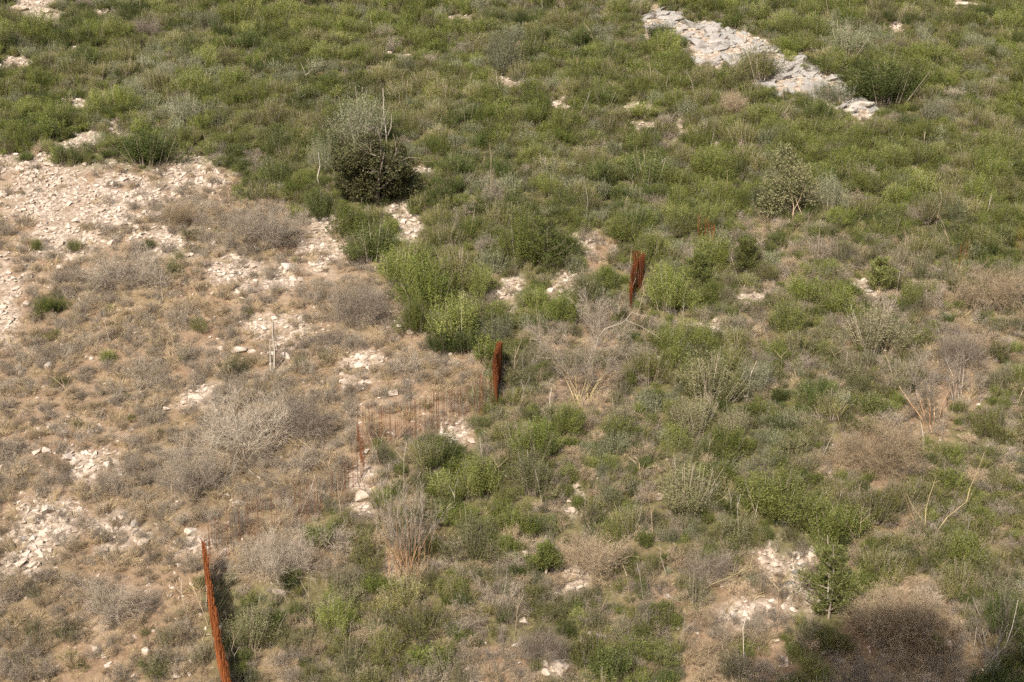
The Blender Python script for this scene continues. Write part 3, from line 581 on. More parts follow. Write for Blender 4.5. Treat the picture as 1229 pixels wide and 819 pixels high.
branch('forked white stem above the orange-forked dead shrub', 1146, 452, [(0, 0), (-2, 16), (6, 34)], .024, .012, sub=[[(-2, 14), (14, 22), (18, 40)], [(10, 20), (34, 32)]], cat='stem', seed=16)
branch('bleached log lying on the scrub by white stones', 142, 150, [(0, 0), (8, 3), (18, 8)], .06, .04, name='fallen_log', cat='log', seed=17, dy=.5)
branch('short pale branch on bare earth near the stubby stake', 640, 470, [(0, 0), (8, -2), (16, -6)], .03, .02, seed=18)
branch('thin bleached stem standing in scrub near the top edge', 650, 22, [(0, 0), (1, 12), (0, 24)], .04, .02, cat='stem', seed=19)
branch('pale bare branch on the shaded ground at the corner', 1150, 800, [(0, 0), (20, -6), (36, -8)], .02, .012, seed=20)
branch('bare grey branch leaning out of the shaded corner scrub', 1186, 748, [(0, 0), (-12, 12), (-22, 34)], .02, .01, mat='bone', seed=21)
branch('orange-lit bare stem beside the bare stems in the corner', 1205, 780, [(0, 0), (6, 30), (12, 62)], .02, .011, cat='stem', seed=22)

# ------------------------------------------------------------------ the rusted rod fence, in its separate runs
def fence(label, pix, land=None, lp=None, step=.04, hh=1.0, seed=1, rad=.0042, taper=0.):
    pix = np.array(pix, float); P = ground(pix[:, 0], pix[:, 1])
    # smooth curve through the footprint, then a rod every few centimetres
    t = np.concatenate([[0], np.cumsum(np.linalg.norm(np.diff(P, axis=0), axis=1))]); n = max(int(t[-1]/step), 3); q = np.linspace(0, t[-1], n)
    x = np.interp(q, t, P[:, 0]); y = np.interp(q, t, P[:, 1])
    ker = np.ones(5)/5
    if n > 12: x[2:-2] = np.convolve(x, ker, 'valid'); y[2:-2] = np.convolve(y, ker, 'valid')
    rng = np.random.default_rng(seed)
    if rad < .0048: ok = rng.random(n) > .25; x, y = x[ok]+rng.normal(size=ok.sum())*.012, y[ok]; n = len(x)
    z = height(x, y)
    o = Vector((float(x[0]), float(y[0]), float(z[0])))
    A = np.stack([x-o.x, y-o.y, z-o.z-.12], 1)+rng.normal(size=(n, 3))*np.array([.006, .006, 0]); hs = .12+hh*(1-taper*np.abs(np.linspace(-1, 1, n))**1.5); B = A+np.stack([hs*0, hs*0, hs], 1)+rng.normal(size=(n, 3))*np.array([.025, .025, .05 if rad < .0048 else .02])
    s = Soup(); s.twigs(A, B, rad, rad*.9, rng)
    ob = obj('rod_fence', s.mesh('rod_fence', M['rust']), None, o); tag(ob, label, 'fence', 'runs of the rusted rod fence')
    if land: LAND.append((land, lp[0], lp[1]))
    for i in range(0, n, 6): USED.append((x[i], y[i], .18))
fence('long rusty rod fence running down and out of the bottom edge', [(300, 990), (272, 850), (262, 800), (253, 745), (248.5, 712), (247, 700)], 'the near rusty fence', (256, 730), seed=1, step=.011, rad=.008)
fence('see-through veil of rusty rods curving behind white rocks', [(247, 699), (258, 675), (295, 655), (345, 640), (395, 618), (433, 580)], seed=2, rad=.0032, step=.036)
fence('short fold of rusty rods beside the pale rock pile', [(433, 579), (437, 564), (433, 549), (429, 538)], 'the red-brown fence fold', (430, 540), seed=3, step=.03, rad=.0032, hh=.65)
fence('open rusty rod fence crossing the slope above the fence fold', [(430, 537), (455, 536), (500, 527), (555, 510), (584, 498), (594, 492)], seed=4, rad=.0047, step=.036)
fence('narrow spindle of rusty rods beside the green thicket', [(596.5, 491), (594, 482), (594, 474), (599, 467), (601, 459), (597.5, 446)], 'the narrow rusty fence', (597, 445), seed=5, step=.007, rad=.0075, taper=.35, hh=1.12)
fence('bent rusty rod fence amid green shrubs, above the white branch', [(757, 381), (757, 368), (759, 358), (764, 350), (771, 344), (772, 338), (766, 332), (759, 328)], 'the bent rusty fence', (766, 335), seed=6, step=.009, rad=.005, taper=.3, hh=.92)
fence('dull rusty rods half hidden in green scrub uphill', [(856, 308), (856, 303), (850, 298), (843, 294), (837, 290)], 'the dull rusty rods', (846, 280), seed=7, step=.022, rad=.003, hh=.85)
fence('faint rusty rods in scrub near the right edge of the slope', [(1150, 322), (1157, 319), (1166, 322)], seed=8, rad=.003, hh=.7)
fence('rusty rods just entering at the right edge of the photo', [(1218, 305), (1229, 303), (1250, 309), (1290, 300)], seed=9, rad=.003, hh=.75)

# ------------------------------------------------------------------ rocks one can point to
def put_rock(px, py, rx, ry, label, mat='stone', name='limestone_rock', group=None, land=None, i=[0]):
    p, k = at(px, py+ry*.5); lst = {'stone': ROCKS, 'grey': GROCKS, 'slate': SLATES}[mat]; i[0] += 1
    o = obj(name, lst[i[0] % len(lst)], None, (p[0], p[1], p[2]+ry*k*.25), (rx*k*1.1, (rx+ry)*.5*k, ry*k*1.2), (random.uniform(-.3, .3), random.uniform(-.3, .3), random.uniform(-.5, .5)))
    tag(o, label, 'rock', group); USED.append((p[0], p[1]-.15, max(rx*k, .12)))
    if land: LAND.append((land, px, py))
for a in [
 (287, 418, 11, 7, 'large white rock with a grey hollow, uphill of the wooden post', 'stone', 'the large white rock'), (343, 426, 8, 7, 'white split rock beside the wooden post', 'stone', None),
 (190, 433, 6, 5, 'round white stone alone in dry scrub', 'stone', 'the lone round white stone'), (58, 438, 5, 9, 'upright grey-white stone in dry scrub near the photo edge', 'grey', None),
 (345, 318, 12, 6, 'pinkish grey flat rock on the upper stony slope', 'grey', 'the pinkish flat rock'), (378, 315, 8, 5, 'white stone beside the pinkish flat rock', 'stone', None),
 (433, 437, 9, 6, 'biggest white rock in the rubble downhill of the fan-branched shrub', 'stone', 'the white rubble'), (413, 457, 6, 5, 'angular white rock just below the white rubble', 'stone', None), (414, 465, 5, 5, 'grey stone touching the angular white rock', 'grey', None),
 (468, 375, 8, 6, 'tan rounded rock beside the green thicket', 'stone', None), (479, 390, 7, 5, 'tan flat rock just below the rounded rock by the thicket', 'stone', None), (515, 418, 4, 3, 'small white stone below the green thicket', 'stone', None),
 (222, 482, 6, 4, 'white stone on one side of a small rubble strip', 'stone', None), (236, 476, 10, 5, 'flat white rock in the middle of a small rubble strip', 'stone', 'the small rubble strip'), (253, 470, 5, 6, 'upright white stone at the top of a small rubble strip', 'stone', None),
 (467, 521, 9, 7, 'white rock beside the dark fallen log', 'stone', 'the rock by the log'), (544, 512, 6, 5, 'pale rock where the open fence meets the slope', 'stone', None), (536, 521, 5, 4, 'pale stone below the open fence', 'stone', None),
 (436, 592, 11, 13, 'tall white rock in the pale rock pile below the fence fold', 'stone', 'the pale rock pile'), (428, 612, 5, 6, 'white stone at the foot of the pale rock pile', 'stone', None), (455, 581, 6, 4, 'flat cream stone above the pale rock pile', 'stone', None), (423, 636, 5, 6, 'reddish stone downhill of the pale rock pile', 'stone', None),
 (230, 635, 8, 9, 'white pointed rock beside the top of the near rusty fence', 'stone', 'the white pointed rock'), (258, 650, 7, 5, 'white rock in the shadow of the near rusty fence', 'stone', None), (173, 648, 8, 6, 'angular white rock downhill of a dense grey dry shrub', 'stone', None), (163, 626, 6, 10, 'tall grey-pink rock above an angular white rock', 'grey', None),
 (285, 603, 8, 5, 'flat pale rock under grey twigs', 'stone', None), (272, 594, 5, 4, 'small white stone above the flat pale rock', 'stone', None),
 (47, 615, 6, 4, 'white chip at the top of the edge rubble', 'stone', None), (65, 623, 9, 5, 'pale rock in the middle of the edge rubble', 'stone', 'the edge rubble'), (72, 636, 9, 4, 'flat white slab at the foot of the edge rubble', 'stone', None), (28, 645, 8, 6, 'grey-white rock beside the flat white slab', 'grey', None),
 (175, 781, 7, 9, 'white leaning rock in the dry foreground', 'stone', 'the white leaning rock'), (125, 790, 5, 5, 'pale stone near the white leaning rock', 'stone', None), (204, 713, 4, 4, 'small white stone uphill of the white leaning rock', 'stone', None),
 (687, 611, 7, 6, 'white rock pair, lower one, in the middle scrub', 'stone', 'the white rock pair'), (684, 601, 4, 3, 'small upper stone of the white rock pair', 'stone', None), (617, 643, 4, 5, 'small white stone near the round little pine', 'stone', None), (629, 663, 6, 7, 'white broken rock beside the round little pine', 'stone', None),
 (627, 746, 8, 9, 'tan rounded boulder in the middle foreground', 'stone', 'the tan boulder'), (673, 794, 11, 18, 'tall pale rock standing at the bottom edge', 'stone', 'the tall pale rock'), (788, 646, 5, 4, 'small white stone near the thin curving stalk', 'stone', None), (684, 704, 7, 6, 'pale rubble rock beneath the round little pine', 'stone', None),
 (736, 703, 5, 4, 'flat white stone amid scrub in the middle foreground', 'stone', None), (800, 715, 5, 4, 'white stone near the yellow broken stems', 'stone', None),
 (1036, 123, 15, 9, 'brown-grey boulder below the lower tip of the outcrop', 'grey', 'the brown boulder'), (1053, 151, 8, 4, 'low grey boulder downhill of the brown boulder', 'grey', None), (1018, 132, 9, 5, 'pale flat rock beside the brown boulder', 'stone', None), (979, 60, 6, 4, 'lone grey rock uphill of the limestone outcrop', 'grey', None),
 (858, 172, 7, 5, 'white rock alone in green scrub below the outcrop', 'stone', 'the lone white rock'), (900, 174, 6, 4, 'white stone beside the lone white rock', 'stone', None), (1117, 203, 7, 3, 'white stone in green scrub far below the brown boulder', 'stone', None), (1096, 199, 3, 4, 'small stone touching a white stone in green scrub', 'stone', None),
 (1022, 346, 6, 5, 'tan round stone in mixed scrub', 'grey', 'the two grey stones'), (1043, 349, 5, 4, 'grey stone beside the tan round stone', 'grey', None), (1119, 631, 5, 6, 'white stone at the foot of the yellow stalks', 'stone', None), (993, 566, 6, 4, 'pale stone in scrub uphill of the broad green shrub', 'stone', None), (1034, 598, 4, 4, 'small pale stone in scrub below the straw-coloured dead shrub', 'stone', None),
 (957, 662, 8, 6, 'cream rock at the top of the stony hollow', 'stone', 'the stony hollow'), (972, 670, 6, 5, 'pale rock beside the cream rock in the stony hollow', 'stone', None), (918, 673, 6, 4, 'white rock on the outer side of the stony hollow', 'stone', None), (955, 686, 6, 3.5, 'dark slate slab in the stony hollow', 'slate', None), (948, 700, 7.5, 5, 'bigger grey-violet slab low in the stony hollow', 'slate', 'the violet slab'), (944, 714, 4.5, 4.5, 'dark stone at the foot of the violet slab', 'slate', None), (962, 678, 5, 4, 'small dark stone above the dark slate slab', 'slate', None), (953, 731, 5, 4, 'white stone downhill of the violet slab', 'stone', None),
 (553, 26, 8, 4, 'white rock in green scrub near the top edge', 'stone', None), (492, 67, 8, 4, 'white rock in scrub uphill of the dark round oak', 'stone', None), (466, 64, 6, 4, 'pale stone beside another uphill of the dark round oak', 'stone', None), (612, 100, 9, 5, 'white rock at the foot of the tall pale shrub', 'stone', 'the white rock by the tall shrub'), (598, 97, 7, 4, 'pale stone beside the white rock by the tall shrub', 'stone', None),
 (664, 125, 9, 5, 'white rock on a small bare ledge in green scrub', 'stone', 'the bare ledge'), (680, 128, 8, 4, 'flat stone beside another on the small bare ledge', 'stone', None), (545, 162, 3, 3, 'tiny white stone in green scrub', 'stone', None), (90, 58, 6, 5, 'white stone in scrub below the top edge rubble', 'stone', None), (138, 109, 4, 4, 'small white stone beside the leaf-green shrub', 'stone', None), (197, 127, 5, 4, 'white stone in scrub near the broad silvery bush', 'stone', None), (60, 196, 9, 4, 'pale slab on the rim of the stony slope', 'stone', None),
 (1160, 4, 16, 4, 'white rock ledge at the very top edge', 'stone', None), (20, 10, 14, 6, 'white rock in the top corner rubble', 'stone', 'the top corner rubble'), (55, 12, 12, 5, 'second white rock in the top corner rubble', 'stone', None), (487, 262, 8, 5, 'tan rock on bare earth beside the dark round oak', 'stone', None), (480, 285, 9, 5, 'white flat rock on bare earth below the dark round oak', 'stone', None),
]: put_rock(*a[:6], land=a[6])

# limestone outcrop: tilted broken beds breaking out of the slope, one body
bm = bmesh.new(); rng = np.random.default_rng(21)
o0 = at(875, 62)[0]
cnt = 0
while cnt < 1100:
    x, y = rng.uniform(748, 1062), rng.uniform(10, 142)
    if rng.random() < (.55 if x > 985 else .12)+.75*(vnoise(x/16, y/9, 71) < .36): continue
    if not inside(OUT1, np.array([x]), np.array([y]))[0]: continue
    p, k = at(x, y); sc = .05+.27*rng.random()**3.2
    q = rnd_dir(16, rng)*np.array([1.5, .9, .55])*sc*(.8+.3*rng.random(16))[:, None]
    ca, sa = math.cos(-.45), math.sin(-.45); rx_ = Matrix.Rotation(rng.normal()*.45, 3, 'X') @ Matrix.Rotation(rng.normal()*.35, 3, 'Y'); q = q@np.array(rx_).T
    q = np.stack([q[:, 0]*ca-q[:, 1]*sa, q[:, 0]*sa+q[:, 1]*ca, q[:, 2]+q[:, 1]*.25], 1)+(p-o0)+np.array([0, 0, rng.uniform(-.12, .06)])
    b2 = bmesh.new()
    for c_ in q: b2.verts.new(c_)
    r = bmesh.ops.convex_hull(b2, input=b2.verts[:]); bmesh.ops.delete(b2, geom=list({g for g in r['geom_interior']+r['geom_unused'] if isinstance(g, bmesh.types.BMVert)}), context='VERTS')
    tmp = bpy.data.meshes.new('t'); b2.to_mesh(tmp); b2.free(); bm.from_mesh(tmp); bpy.data.meshes.remove(tmp); cnt += 1
me = bpy.data.meshes.new('rock_outcrop'); bm.to_mesh(me); bm.free(); me.materials.append(stone_mat('weathered_limestone', [(.125, .118, .11), (.235, .218, .197), (.37, .335, .295)], 4., .3))
tag(obj('rock_outcrop', me, None, tuple(o0)), 'long grey limestone outcrop of broken beds cutting through green scrub', 'rock outcrop'); LAND.append(('the limestone outcrop', 875, 60))

# ------------------------------------------------------------------ scrub: the largest 300 of a kind stand as individuals, the rest is one mass of each kind
PROB = {'G': (1., dict(green_shrub=.44, olive_shrub=.28, silvery_shrub=.11, dark_shrub=.12, dry_shrub=.05)), 'K': (1., dict(dark_shrub=.5, green_shrub=.25, olive_shrub=.15, silvery_shrub=.1)),
 'R': (1., dict(silvery_shrub=.34, green_shrub=.26, olive_shrub=.24, dry_shrub=.11, dark_shrub=.05)), 'M': (1., dict(dusty_shrub=.52, olive_shrub=.13, dry_shrub=.15, tan_shrub=.08, green_shrub=.06, silvery_shrub=.03, dark_shrub=.03)),
 'm': (1., dict(dry_shrub=.29, dusty_shrub=.40, tan_shrub=.18, green_shrub=.04, olive_shrub=.09)), 'D': (1., dict(dry_shrub=.84, tan_shrub=.11, dusty_shrub=.05)), 'd': (.62, dict(dry_shrub=.5, tan_shrub=.45, olive_shrub=.05)),
 'T': (1., dict(tan_shrub=.6, dry_shrub=.3, dusty_shrub=.1)), 'g': (1., dict(green_shrub=.26, dusty_shrub=.42, olive_shrub=.26, dark_shrub=.06)), 'S': (.08, dict(dry_shrub=.6, tan_shrub=.4)), 's': (.28, dict(dry_shrub=.6, tan_shrub=.4))}
SIZE = dict(green_shrub=(.45, 1.35), dark_shrub=(.4, 1.2), olive_shrub=(.45, 1.25), silvery_shrub=(.4, .85), dusty_shrub=(.42, .95), dry_shrub=(.4, 1.0), tan_shrub=(.35, .8))
TALL = dict(green_shrub=.50, dark_shrub=.48, olive_shrub=.46, silvery_shrub=.62, dusty_shrub=.54, dry_shrub=.46, tan_shrub=.52)
st_ = .37; xs = np.arange(-32, 32, st_); ys = np.arange(19.5, 64, st_); GX, GY = np.meshgrid(xs, ys)
GX = (GX+RNG.uniform(-.5, .5, GX.shape)*st_*1.1).ravel(); GY = (GY+RNG.uniform(-.5, .5, GY.shape)*st_*1.1).ravel(); GZ = height(GX, GY)
PX, DP = project(np.stack([GX, GY, GZ], 1)); px, py = PX[:, 0], PX[:, 1]
keep = (px > -420) & (px < 1650) & (py > -130) & (py < 930)
zn = zone_at(px, py); stn = stony(px, py); stu = stony(px, py-9)
U = np.array(USED)
cand = {k: [] for k in KINDS}; KN = {k: np.clip(4.2*vnoise(GX/2.6+j*9.7, GY/2.6, 81+j)-1.1, .08, None) for j, k in enumerate(KINDS)}
for i in np.nonzero(keep)[0]:
    z = chr(zn[i]); dens, pr = PROB[z]
    r = random.random()
    if stn[i] > .15: dens *= max(.03, 1-1.5*stn[i])
    elif stu[i] > .4 and py[i] < 420: dens *= .25
    if r > dens: continue
    ks = list(pr); k = random.choices(ks, [pr[q]*KN[q][i] for q in ks])[0]
    lo, hi = SIZE[k]; w = lo+(hi-lo)*random.random()**1.5
    if z in 'dsS': w *= .68
    if z in 'GKR': w *= 1.06
    d2 = (U[:, 0]-GX[i])**2+(U[:, 1]-GY[i])**2
    if np.any(d2 < (U[:, 2]*.92+w*.18)**2): continue
    if px[i] > 730 and inside(OUT1, np.array([px[i]]), np.array([py[i]-13.]))[0]: continue
    cand[k].append((w*FPX/DP[i], GX[i], GY[i], GZ[i], w, w*TALL[k]*random.uniform(.6, 1.4), px[i], py[i], z))
NOUN = dict(green_shrub='bright green shrub', dark_shrub='dark green shrub', olive_shrub='olive brown-green shrub', silvery_shrub='silvery grey-green shrub', dusty_shrub='dusty green twiggy shrub', dry_shrub='grey leafless shrub', tan_shrub='tan dry shrub')
ORD = ['nearest', 'second nearest', 'third nearest', 'fourth nearest', 'fifth nearest', 'sixth nearest', 'seventh nearest', 'eighth nearest', 'ninth nearest', 'tenth nearest']+['%dth nearest' % n for n in range(11, 60)]
LX = np.array([(a, b) for _, a, b in LAND])
def where(x, y):
    d = np.hypot(LX[:, 0]-x, (LX[:, 1]-y)*1.3); j = int(np.argmin(d)); dx, dy = x-LX[j, 0], y-LX[j, 1]
    rel = ('uphill of' if dy < 0 else 'downhill of') if abs(dy)*1.3 > abs(dx)*.8 else ('left of' if dx < 0 else 'right of')
    return j, rel, float(d[j])
def label_all(items, noun, size=None):
    """items: (object, x, y, size word); each label counts outward from the nearest landmark"""
    cells = {}
    for it in items:
        j, rel, d = where(it[1], it[2]); cells.setdefault((j, rel), []).append((d, it))
    for (j, rel), l in cells.items():
        l.sort(key=lambda q: q[0])
        for n, (d, it) in enumerate(l): t = f"{it[3]} {noun}, {ORD[n]} {rel} {LAND[j][0]}"; it[0]['label'] = t if len(t.replace('-', ' ').split()) <= 16 and len(t.split()) <= 12 else f"{noun}, {ORD[n]} {rel} {LAND[j][0]}"
GROUP = {k: NOUN[k]+'s of the scrub' for k in KINDS}
CAP = dict(green_shrub=300, dark_shrub=300, olive_shrub=300, silvery_shrub=300, dusty_shrub=300, dry_shrub=300, tan_shrub=300)
REST = {k: [] for k in KINDS}
for k in KINDS:
    l = cand[k]; inn = [c for c in l if -10 < c[6] < 1239 and 5 < c[7] < 830]; outl = [c for c in l if not (-10 < c[6] < 1239 and 5 < c[7] < 830)]
    inn.sort(key=lambda c: -c[0]); n = CAP[k]-COUNT.get(k, 0); top, rest = inn[:n], inn[n:]; REST[k] = rest+outl; items = []
    for q, c in enumerate(top):
        o = obj(k, BIG[k][(q*3+q//4) % 4] if c[4] > 1.0 else PROTO[k][(q*5+q//6) % NV], None, (c[1], c[2], c[3]-.04), (c[4], c[4]*random.uniform(.8, 1.1), c[5]), (random.uniform(-.2, .2), random.uniform(-.2, .2), random.random()*TAU))
        tag(o, None, 'shrub', GROUP[k]); items.append((o, c[6], c[7]-c[0]*.25, 'low' if c[4] < .62 else ('wide' if c[4] > .85 else 'knee-high')))
    label_all(items, NOUN[k])

def scatter(name, sources, P, S, Rz, mat=None, tilt=.2):
    """one object of uncountable cover: the plants or stones named in sources repeated over points"""
    P = np.asarray(P, np.float32); n = len(P); S = np.asarray(S, np.float32).reshape(n, 3)
    me = bpy.data.meshes.new(name); me.vertices.add(n); me.vertices.foreach_set('co', P.ravel())
    rot = np.stack([RNG.normal(size=n)*tilt, RNG.normal(size=n)*tilt, np.asarray(Rz)], 1).astype(np.float32)
    for nm, ar in (('size', S), ('turn', rot)):
        a = me.attributes.new(nm, 'FLOAT_VECTOR', 'POINT'); a.data.foreach_set('vector', ar.ravel())
    a = me.attributes.new('pick', 'INT', 'POINT'); a.data.foreach_set('value', RNG.integers(0, len(sources), n).astype(np.int32))
    o = obj(name, me); tag(o, kind='stuff')
    ng = bpy.data.node_groups.new(name, 'GeometryNodeTree'); ng.interface.new_socket('Geometry', in_out='INPUT', socket_type='NodeSocketGeometry'); ng.interface.new_socket('Geometry', in_out='OUTPUT', socket_type='NodeSocketGeometry')
    N, L = ng.nodes, ng.links; gi = N.new('NodeGroupInput'); go = N.new('NodeGroupOutput'); ip = N.new('GeometryNodeInstanceOnPoints'); jn = N.new('GeometryNodeJoinGeometry')
    for src in sources:
        oi = N.new('GeometryNodeObjectInfo'); oi.inputs['Object'].default_value = src; oi.inputs['As Instance'].default_value = True; L.new(oi.outputs['Geometry'], jn.inputs[0])
    L.new(gi.outputs[0], ip.inputs['Points']); L.new(jn.outputs[0], ip.inputs['Instance']); ip.inputs['Pick Instance'].default_value = True
    def attr(nm, ty, sock):
        a = N.new('GeometryNodeInputNamedAttribute'); a.data_type = ty; a.inputs['Name'].default_value = nm; L.new(a.outputs['Attribute'], sock)
    attr('pick', 'INT', ip.inputs['Instance Index']); attr('size', 'FLOAT_VECTOR', ip.inputs['Scale'])
    a = N.new('GeometryNodeInputNamedAttribute'); a.data_type = 'FLOAT_VECTOR'; a.inputs['Name'].default_value = 'turn'
    er = N.new('FunctionNodeEulerToRotation'); L.new(a.outputs['Attribute'], er.inputs[0]); L.new(er.outputs[0], ip.inputs['Rotation'])
    L.new(ip.outputs[0], go.inputs[0]); md = o.modifiers.new('scatter', 'NODES'); md.node_group = ng
    return o
def samples(meshes):
    """one standing object for each mesh, the source that a scatter repeats"""
    out = []
    for me in meshes: out.append(next(o for o in bpy.data.objects if o.data == me))
    return out
REMNANT = dict(green_shrub='green_undergrowth', dark_shrub='dark_undergrowth', olive_shrub='olive_undergrowth', silvery_shrub='silvery_undergrowth', dusty_shrub='dusty_undergrowth', dry_shrub='dry_undergrowth', tan_shrub='tan_undergrowth')
for k in KINDS:
    l = REST[k]
    if len(l) < 3: continue
    P = [(c[1], c[2], c[3]-.04) for c in l]; S = [(c[4], c[4]*random.uniform(.8, 1.1), c[5]) for c in l]
    o = scatter(REMNANT[k], samples(PROTO[k]), P, S, RNG.random(len(l))*TAU)
    tag(o, 'dense mass of '+NOUN[k]+'s filling the slope', 'undergrowth')

# small plants between the shrubs: low growth that closes the cover
def field(n, xr=(-33, 33), yr=(19.5, 64)):
    x = RNG.uniform(*xr, n); y = RNG.uniform(*yr, n); z = height(x, y); q, d = project(np.stack([x, y, z], 1))
    ok = (q[:, 0] > -420) & (q[:, 0] < 1650) & (q[:, 1] > -130) & (q[:, 1] < 930)
    return x[ok], y[ok], z[ok], q[ok]
def isin(z, s): return np.isin(z, [ord(c) for c in s])
x, y, z, q = field(46000); zo = zone_at(q[:, 0], q[:, 1]); sn = stony(q[:, 0], q[:, 1])
sel = (isin(zo, 'GKRg') | (isin(zo, 'Mm') & (RNG.random(len(x)) < .7))) & (sn < .35); x, y, z = x[sel], y[sel], z[sel]; n = len(x); w = RNG.uniform(.22, .5, n)
o = scatter('ground_cover', samples(PROTO['olive_shrub'][:3]+PROTO['green_shrub'][:3]+PROTO['dark_shrub'][:1]+PROTO['dusty_shrub'][:2]+PROTO['silvery_shrub'][2:3]), np.stack([x, y, z-.02], 1), np.stack([w, w, w*RNG.uniform(.5, .9, n)], 1), RNG.random(n)*TAU); tag(o, 'low green growth closing the gaps between the shrubs', 'ground cover')
x, y, z, q = field(36000); zo = zone_at(q[:, 0], q[:, 1]); sn = stony(q[:, 0], q[:, 1])
sel = (isin(zo, 'DdmTs') | (isin(zo, 'M') & (RNG.random(len(x)) < .85)) | (isin(zo, 'S') & (RNG.random(len(x)) < .15)) | (isin(zo, 'GRg') & (RNG.random(len(x)) < .05))) & (RNG.random(len(x)) > sn*.9); x, y, z = x[sel], y[sel], z[sel]; n = len(x); w = RNG.uniform(.2, .55, n)
o = scatter('dry_twigs', samples(PROTO['dry_shrub']+PROTO['tan_shrub'][:3]), np.stack([x, y, z-.02], 1), np.stack([w, w, w*RNG.uniform(.4, .8, n)], 1), RNG.random(n)*TAU, tilt=.3); tag(o, 'low dry twigs and stalks strewn over the bare slope', 'dry twigs')

# grass: a few tufts one can point to, the rest as one cover
TSRC = []
for v, (gx_, gy_, lab) in enumerate([(150, 455, 'tall tan grass tuft near the lone round white stone'), (265, 450, 'tan grass tuft downhill of the large white rock'), (395, 470, 'tan grass tuft below the white rubble'), (545, 470, 'tan grass tuft beside the narrow rusty fence'), (100, 600, 'yellow grass tuft above the edge rubble'), (720, 640, 'yellow grass tuft in the middle foreground')]):
    p, k = at(gx_, gy_); o = obj('grass_tuft', TUFTS[v], None, tuple(p), (.5, .5, .45)); tag(o, lab, 'grass tuft'); TSRC.append(o)
x, y, z, q = field(40000); zo = zone_at(q[:, 0], q[:, 1]); sn = stony(q[:, 0], q[:, 1]); rr = RNG.random(len(x)); cl = vnoise(x/1.6, y/1.6, 31)
sel = ((isin(zo, 'ds') & (rr < .75)) | (isin(zo, 'mTD') & (rr < .45)) | (isin(zo, 'M') & (rr < .18)) | (isin(zo, 'GRgK') & (rr < .08)) | (isin(zo, 'S') & (rr < .15))) & (RNG.random(len(x)) > sn*.85) & (RNG.random(len(x)) < .25+cl)
x, y, z = x[sel], y[sel], z[sel]; n = len(x); w = RNG.uniform(.22, .5, n)
o = scatter('dry_grass', TSRC, np.stack([x, y, z-.02], 1), np.stack([w, w, w*RNG.uniform(.6, 1.1, n)], 1), RNG.random(n)*TAU); tag(o, 'dry tan grass between the shrubs', 'grass')

# loose stones: the bigger ones as things, gravel as one cover
x, y, z, q = field(230000); zo = zone_at(q[:, 0], q[:, 1]); sn = stony(q[:, 0], q[:, 1]); big = vnoise(x/1.2, y/1.2, 41)
pr = np.clip(sn*1.1, 0, 1)*(1-.95*inside(OUT1, q[:, 0], q[:, 1]))+isin(zo, 'S')*.35+isin(zo, 's')*.42+isin(zo, 'd')*.24+isin(zo, 'D')*.11+isin(zo, 'mT')*.07+isin(zo, 'M')*.04+isin(zo, 'GKRg')*.03
sel = RNG.random(len(x)) < pr*(.35+1.1*big); x, y, z, q, sn = x[sel], y[sel], z[sel], q[sel], sn[sel]; n = len(x)
sz = .014+(.05+.035*(sn > .3))*RNG.random(n)**2+.10*(RNG.random(n) < .05)*RNG.random(n)*(sn < 2)
inn = (q[:, 0] > 0) & (q[:, 0] < 1229) & (q[:, 1] > 0) & (q[:, 1] < 815); dist = np.hypot(y, z); sc = np.where(inn, sz/dist, 0); order = np.argsort(-sc); top = order[:190]; rest = order[190:]
items = []
for i, j in enumerate(top):
    o = obj('loose_stone', STONES[i % len(STONES)], None, (x[j], y[j], z[j]+sz[j]*.2), (sz[j]*1.3, sz[j]*1.1, sz[j]*1.2), (random.uniform(-.4, .4), random.uniform(-.4, .4), random.random()*TAU)); tag(o, None, 'stone', 'loose stones of the slope')
    items.append((o, q[j, 0], q[j, 1], ('small' if sz[j] < .1 else 'fist-sized')))
label_all(items, 'pale loose stone')
o = scatter('gravel', samples(STONES), np.stack([x, y, z+sz*.15], 1)[rest], np.stack([sz*1.3, sz*1.1, sz], 1)[rest], RNG.random(len(rest))*TAU, tilt=.4); tag(o, 'pale limestone gravel lying on the bare soil', 'gravel')
print('gravel', len(rest), {k: (len(cand[k]), len(REST[k])) for k in KINDS})

# thin dry stalks standing out of the scrub
STK = []
for v in range(8):
    rng = np.random.default_rng(1200+v); q = Soup(); a = rng.normal(size=2)*.22
    pts = [(0, 0, 0), (a[0]*.2, a[1]*.2, .3), (a[0]*.5+rng.normal()*.03, a[1]*.5, .65), (a[0]+rng.normal()*.05, a[1], 1)]; q.path(pts, .010, .005, rng)
    for f in range(rng.integers(1, 4)):
        b0 = np.array(pts[2])*rng.uniform(.6, 1.2); q.path([b0, b0+np.array([rng.normal()*.12, rng.normal()*.12, .2+.15*rng.random()])], .006, .004, rng)
    STK.append(q.mesh('stalk', M['bone' if v % 3 == 0 else 'tan_shrub']))
x, y, z, q = field(2600); zo = zone_at(q[:, 0], q[:, 1]); items = []
for i in np.nonzero((isin(zo, 'MmTDg') | (isin(zo, 'GR') & (RNG.random(len(x)) < .25)) | (isin(zo, 'd') & (RNG.random(len(x)) < .3))) & (q[:, 0] > 5) & (q[:, 0] < 1224) & (q[:, 1] > 10) & (q[:, 1] < 815))[0][:230]:
    h = random.uniform(.5, 1.15); o = obj('dry_stalk', STK[i % 8], None, (x[i], y[i], z[i]-.03), (h, h, h), (random.uniform(-.25, .25), random.uniform(-.25, .25), random.random()*TAU)); tag(o, None, 'stalk', 'dry stalks standing in the scrub')
    items.append((o, q[i, 0], q[i, 1]-15, 'tall' if h > .85 else 'short'))
label_all(items, 'pale dry stalk')

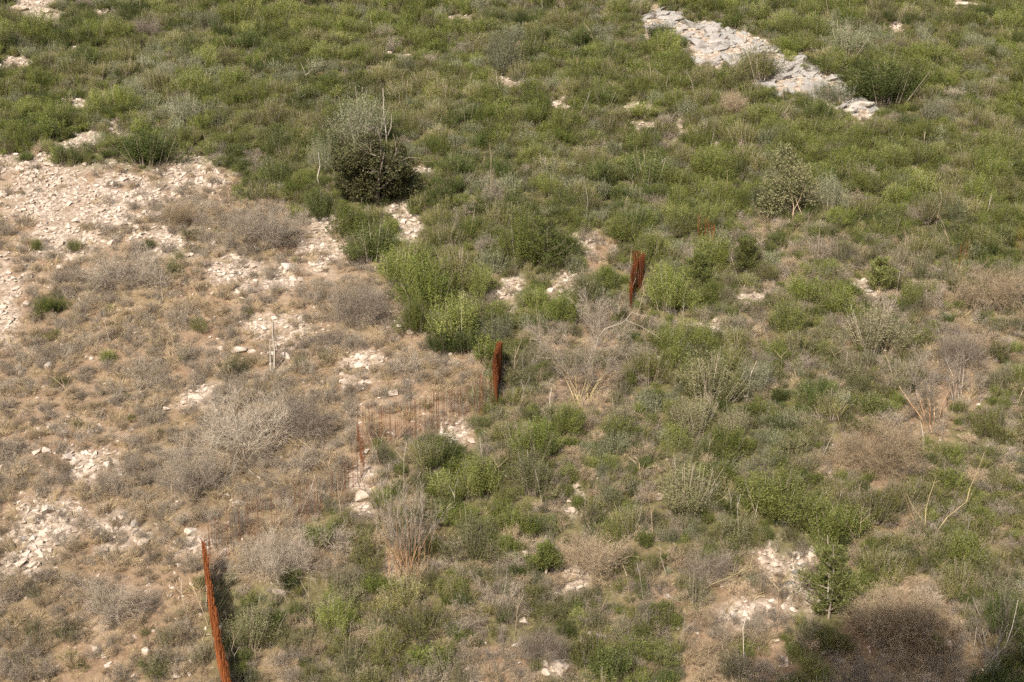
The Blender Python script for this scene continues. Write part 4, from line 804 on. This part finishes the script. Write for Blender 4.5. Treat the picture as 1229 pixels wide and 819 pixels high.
# ------------------------------------------------------------------ an unseen pine, added behind the viewpoint to cast the corner's shade
SUN_TO = Vector((-.37, -.93, 0)).normalized(); EL = R(40)
p = ground(np.array([1215.]), np.array([876.]))[0]; q = p+np.array([SUN_TO.x*math.cos(EL), SUN_TO.y*math.cos(EL), math.sin(EL)])*35.
bz = float(height(q[0], q[1])); t = thing('shade_pine', 'unseen tall pine added behind the viewpoint to shade the corner', 'tree', (q[0], q[1], bz-.1)); rng = np.random.default_rng(77)
H = q[2]-bz; tr, cr = Soup(), Soup(); tr.path([(0, 0, 0), (.1, 0, H*.4), (0, .1, H*.8), (.1, 0, H+1.5)], .22, .08, rng)
for i in range(90):
    d = rnd_dir(1, rng)[0]*rng.random()**.4; c = np.array([d[0]*5.6, d[1]*2.6, H+d[2]*1.6]); n = 1500
    tr.path([(0, 0, H*.85), (c[0]*.5, c[1]*.5, H+.2*d[2]), tuple(c)], .04, .015, rng)
    e = rnd_dir(n, rng); cr.leaves(c+e*(.85*rng.random(n)**.5)[:, None]*np.array([1, 1, .6]), e+np.array([0, 0, .6])+rng.normal(size=(n, 3))*.5, .16, .03, rng)
obj('trunk', tr.mesh('trunk', M['bark']), t); obj('crown', cr.mesh('crown', M['pine']), t)

# ------------------------------------------------------------------ daylight
SUN_TO = Vector((-.37, -.93, 0)).normalized(); EL = R(40)
sd = bpy.data.lights.new('sun', 'SUN'); sd.energy = 4.0; sd.angle = R(.53); sd.color = (1, .94, .84)
so = bpy.data.objects.new('sun', sd); C.objects.link(so)
dirv = Vector((SUN_TO.x*math.cos(EL), SUN_TO.y*math.cos(EL), math.sin(EL))); so.rotation_euler = dirv.to_track_quat('Z', 'Y').to_euler()
w = bpy.data.worlds.new('World'); bpy.context.scene.world = w; w.use_nodes = True; N, L = w.node_tree.nodes, w.node_tree.links
sky = N.new('ShaderNodeTexSky'); sky.sky_type = 'NISHITA'; sky.sun_disc = False; sky.dust_density = 3.; sky.sun_elevation = EL; sky.sun_rotation = math.atan2(SUN_TO.x, SUN_TO.y)
L.new(sky.outputs[0], N['Background'].inputs[0]); N['Background'].inputs[1].default_value = .11
vs = bpy.context.scene.view_settings; vs.view_transform = 'Standard'; vs.look = 'None'; vs.exposure = .97; vs.gamma = 1; vs.use_curve_mapping = False
cy = bpy.context.scene.cycles; cy.max_bounces = 6; cy.transparent_max_bounces = 4; cy.use_denoising = False
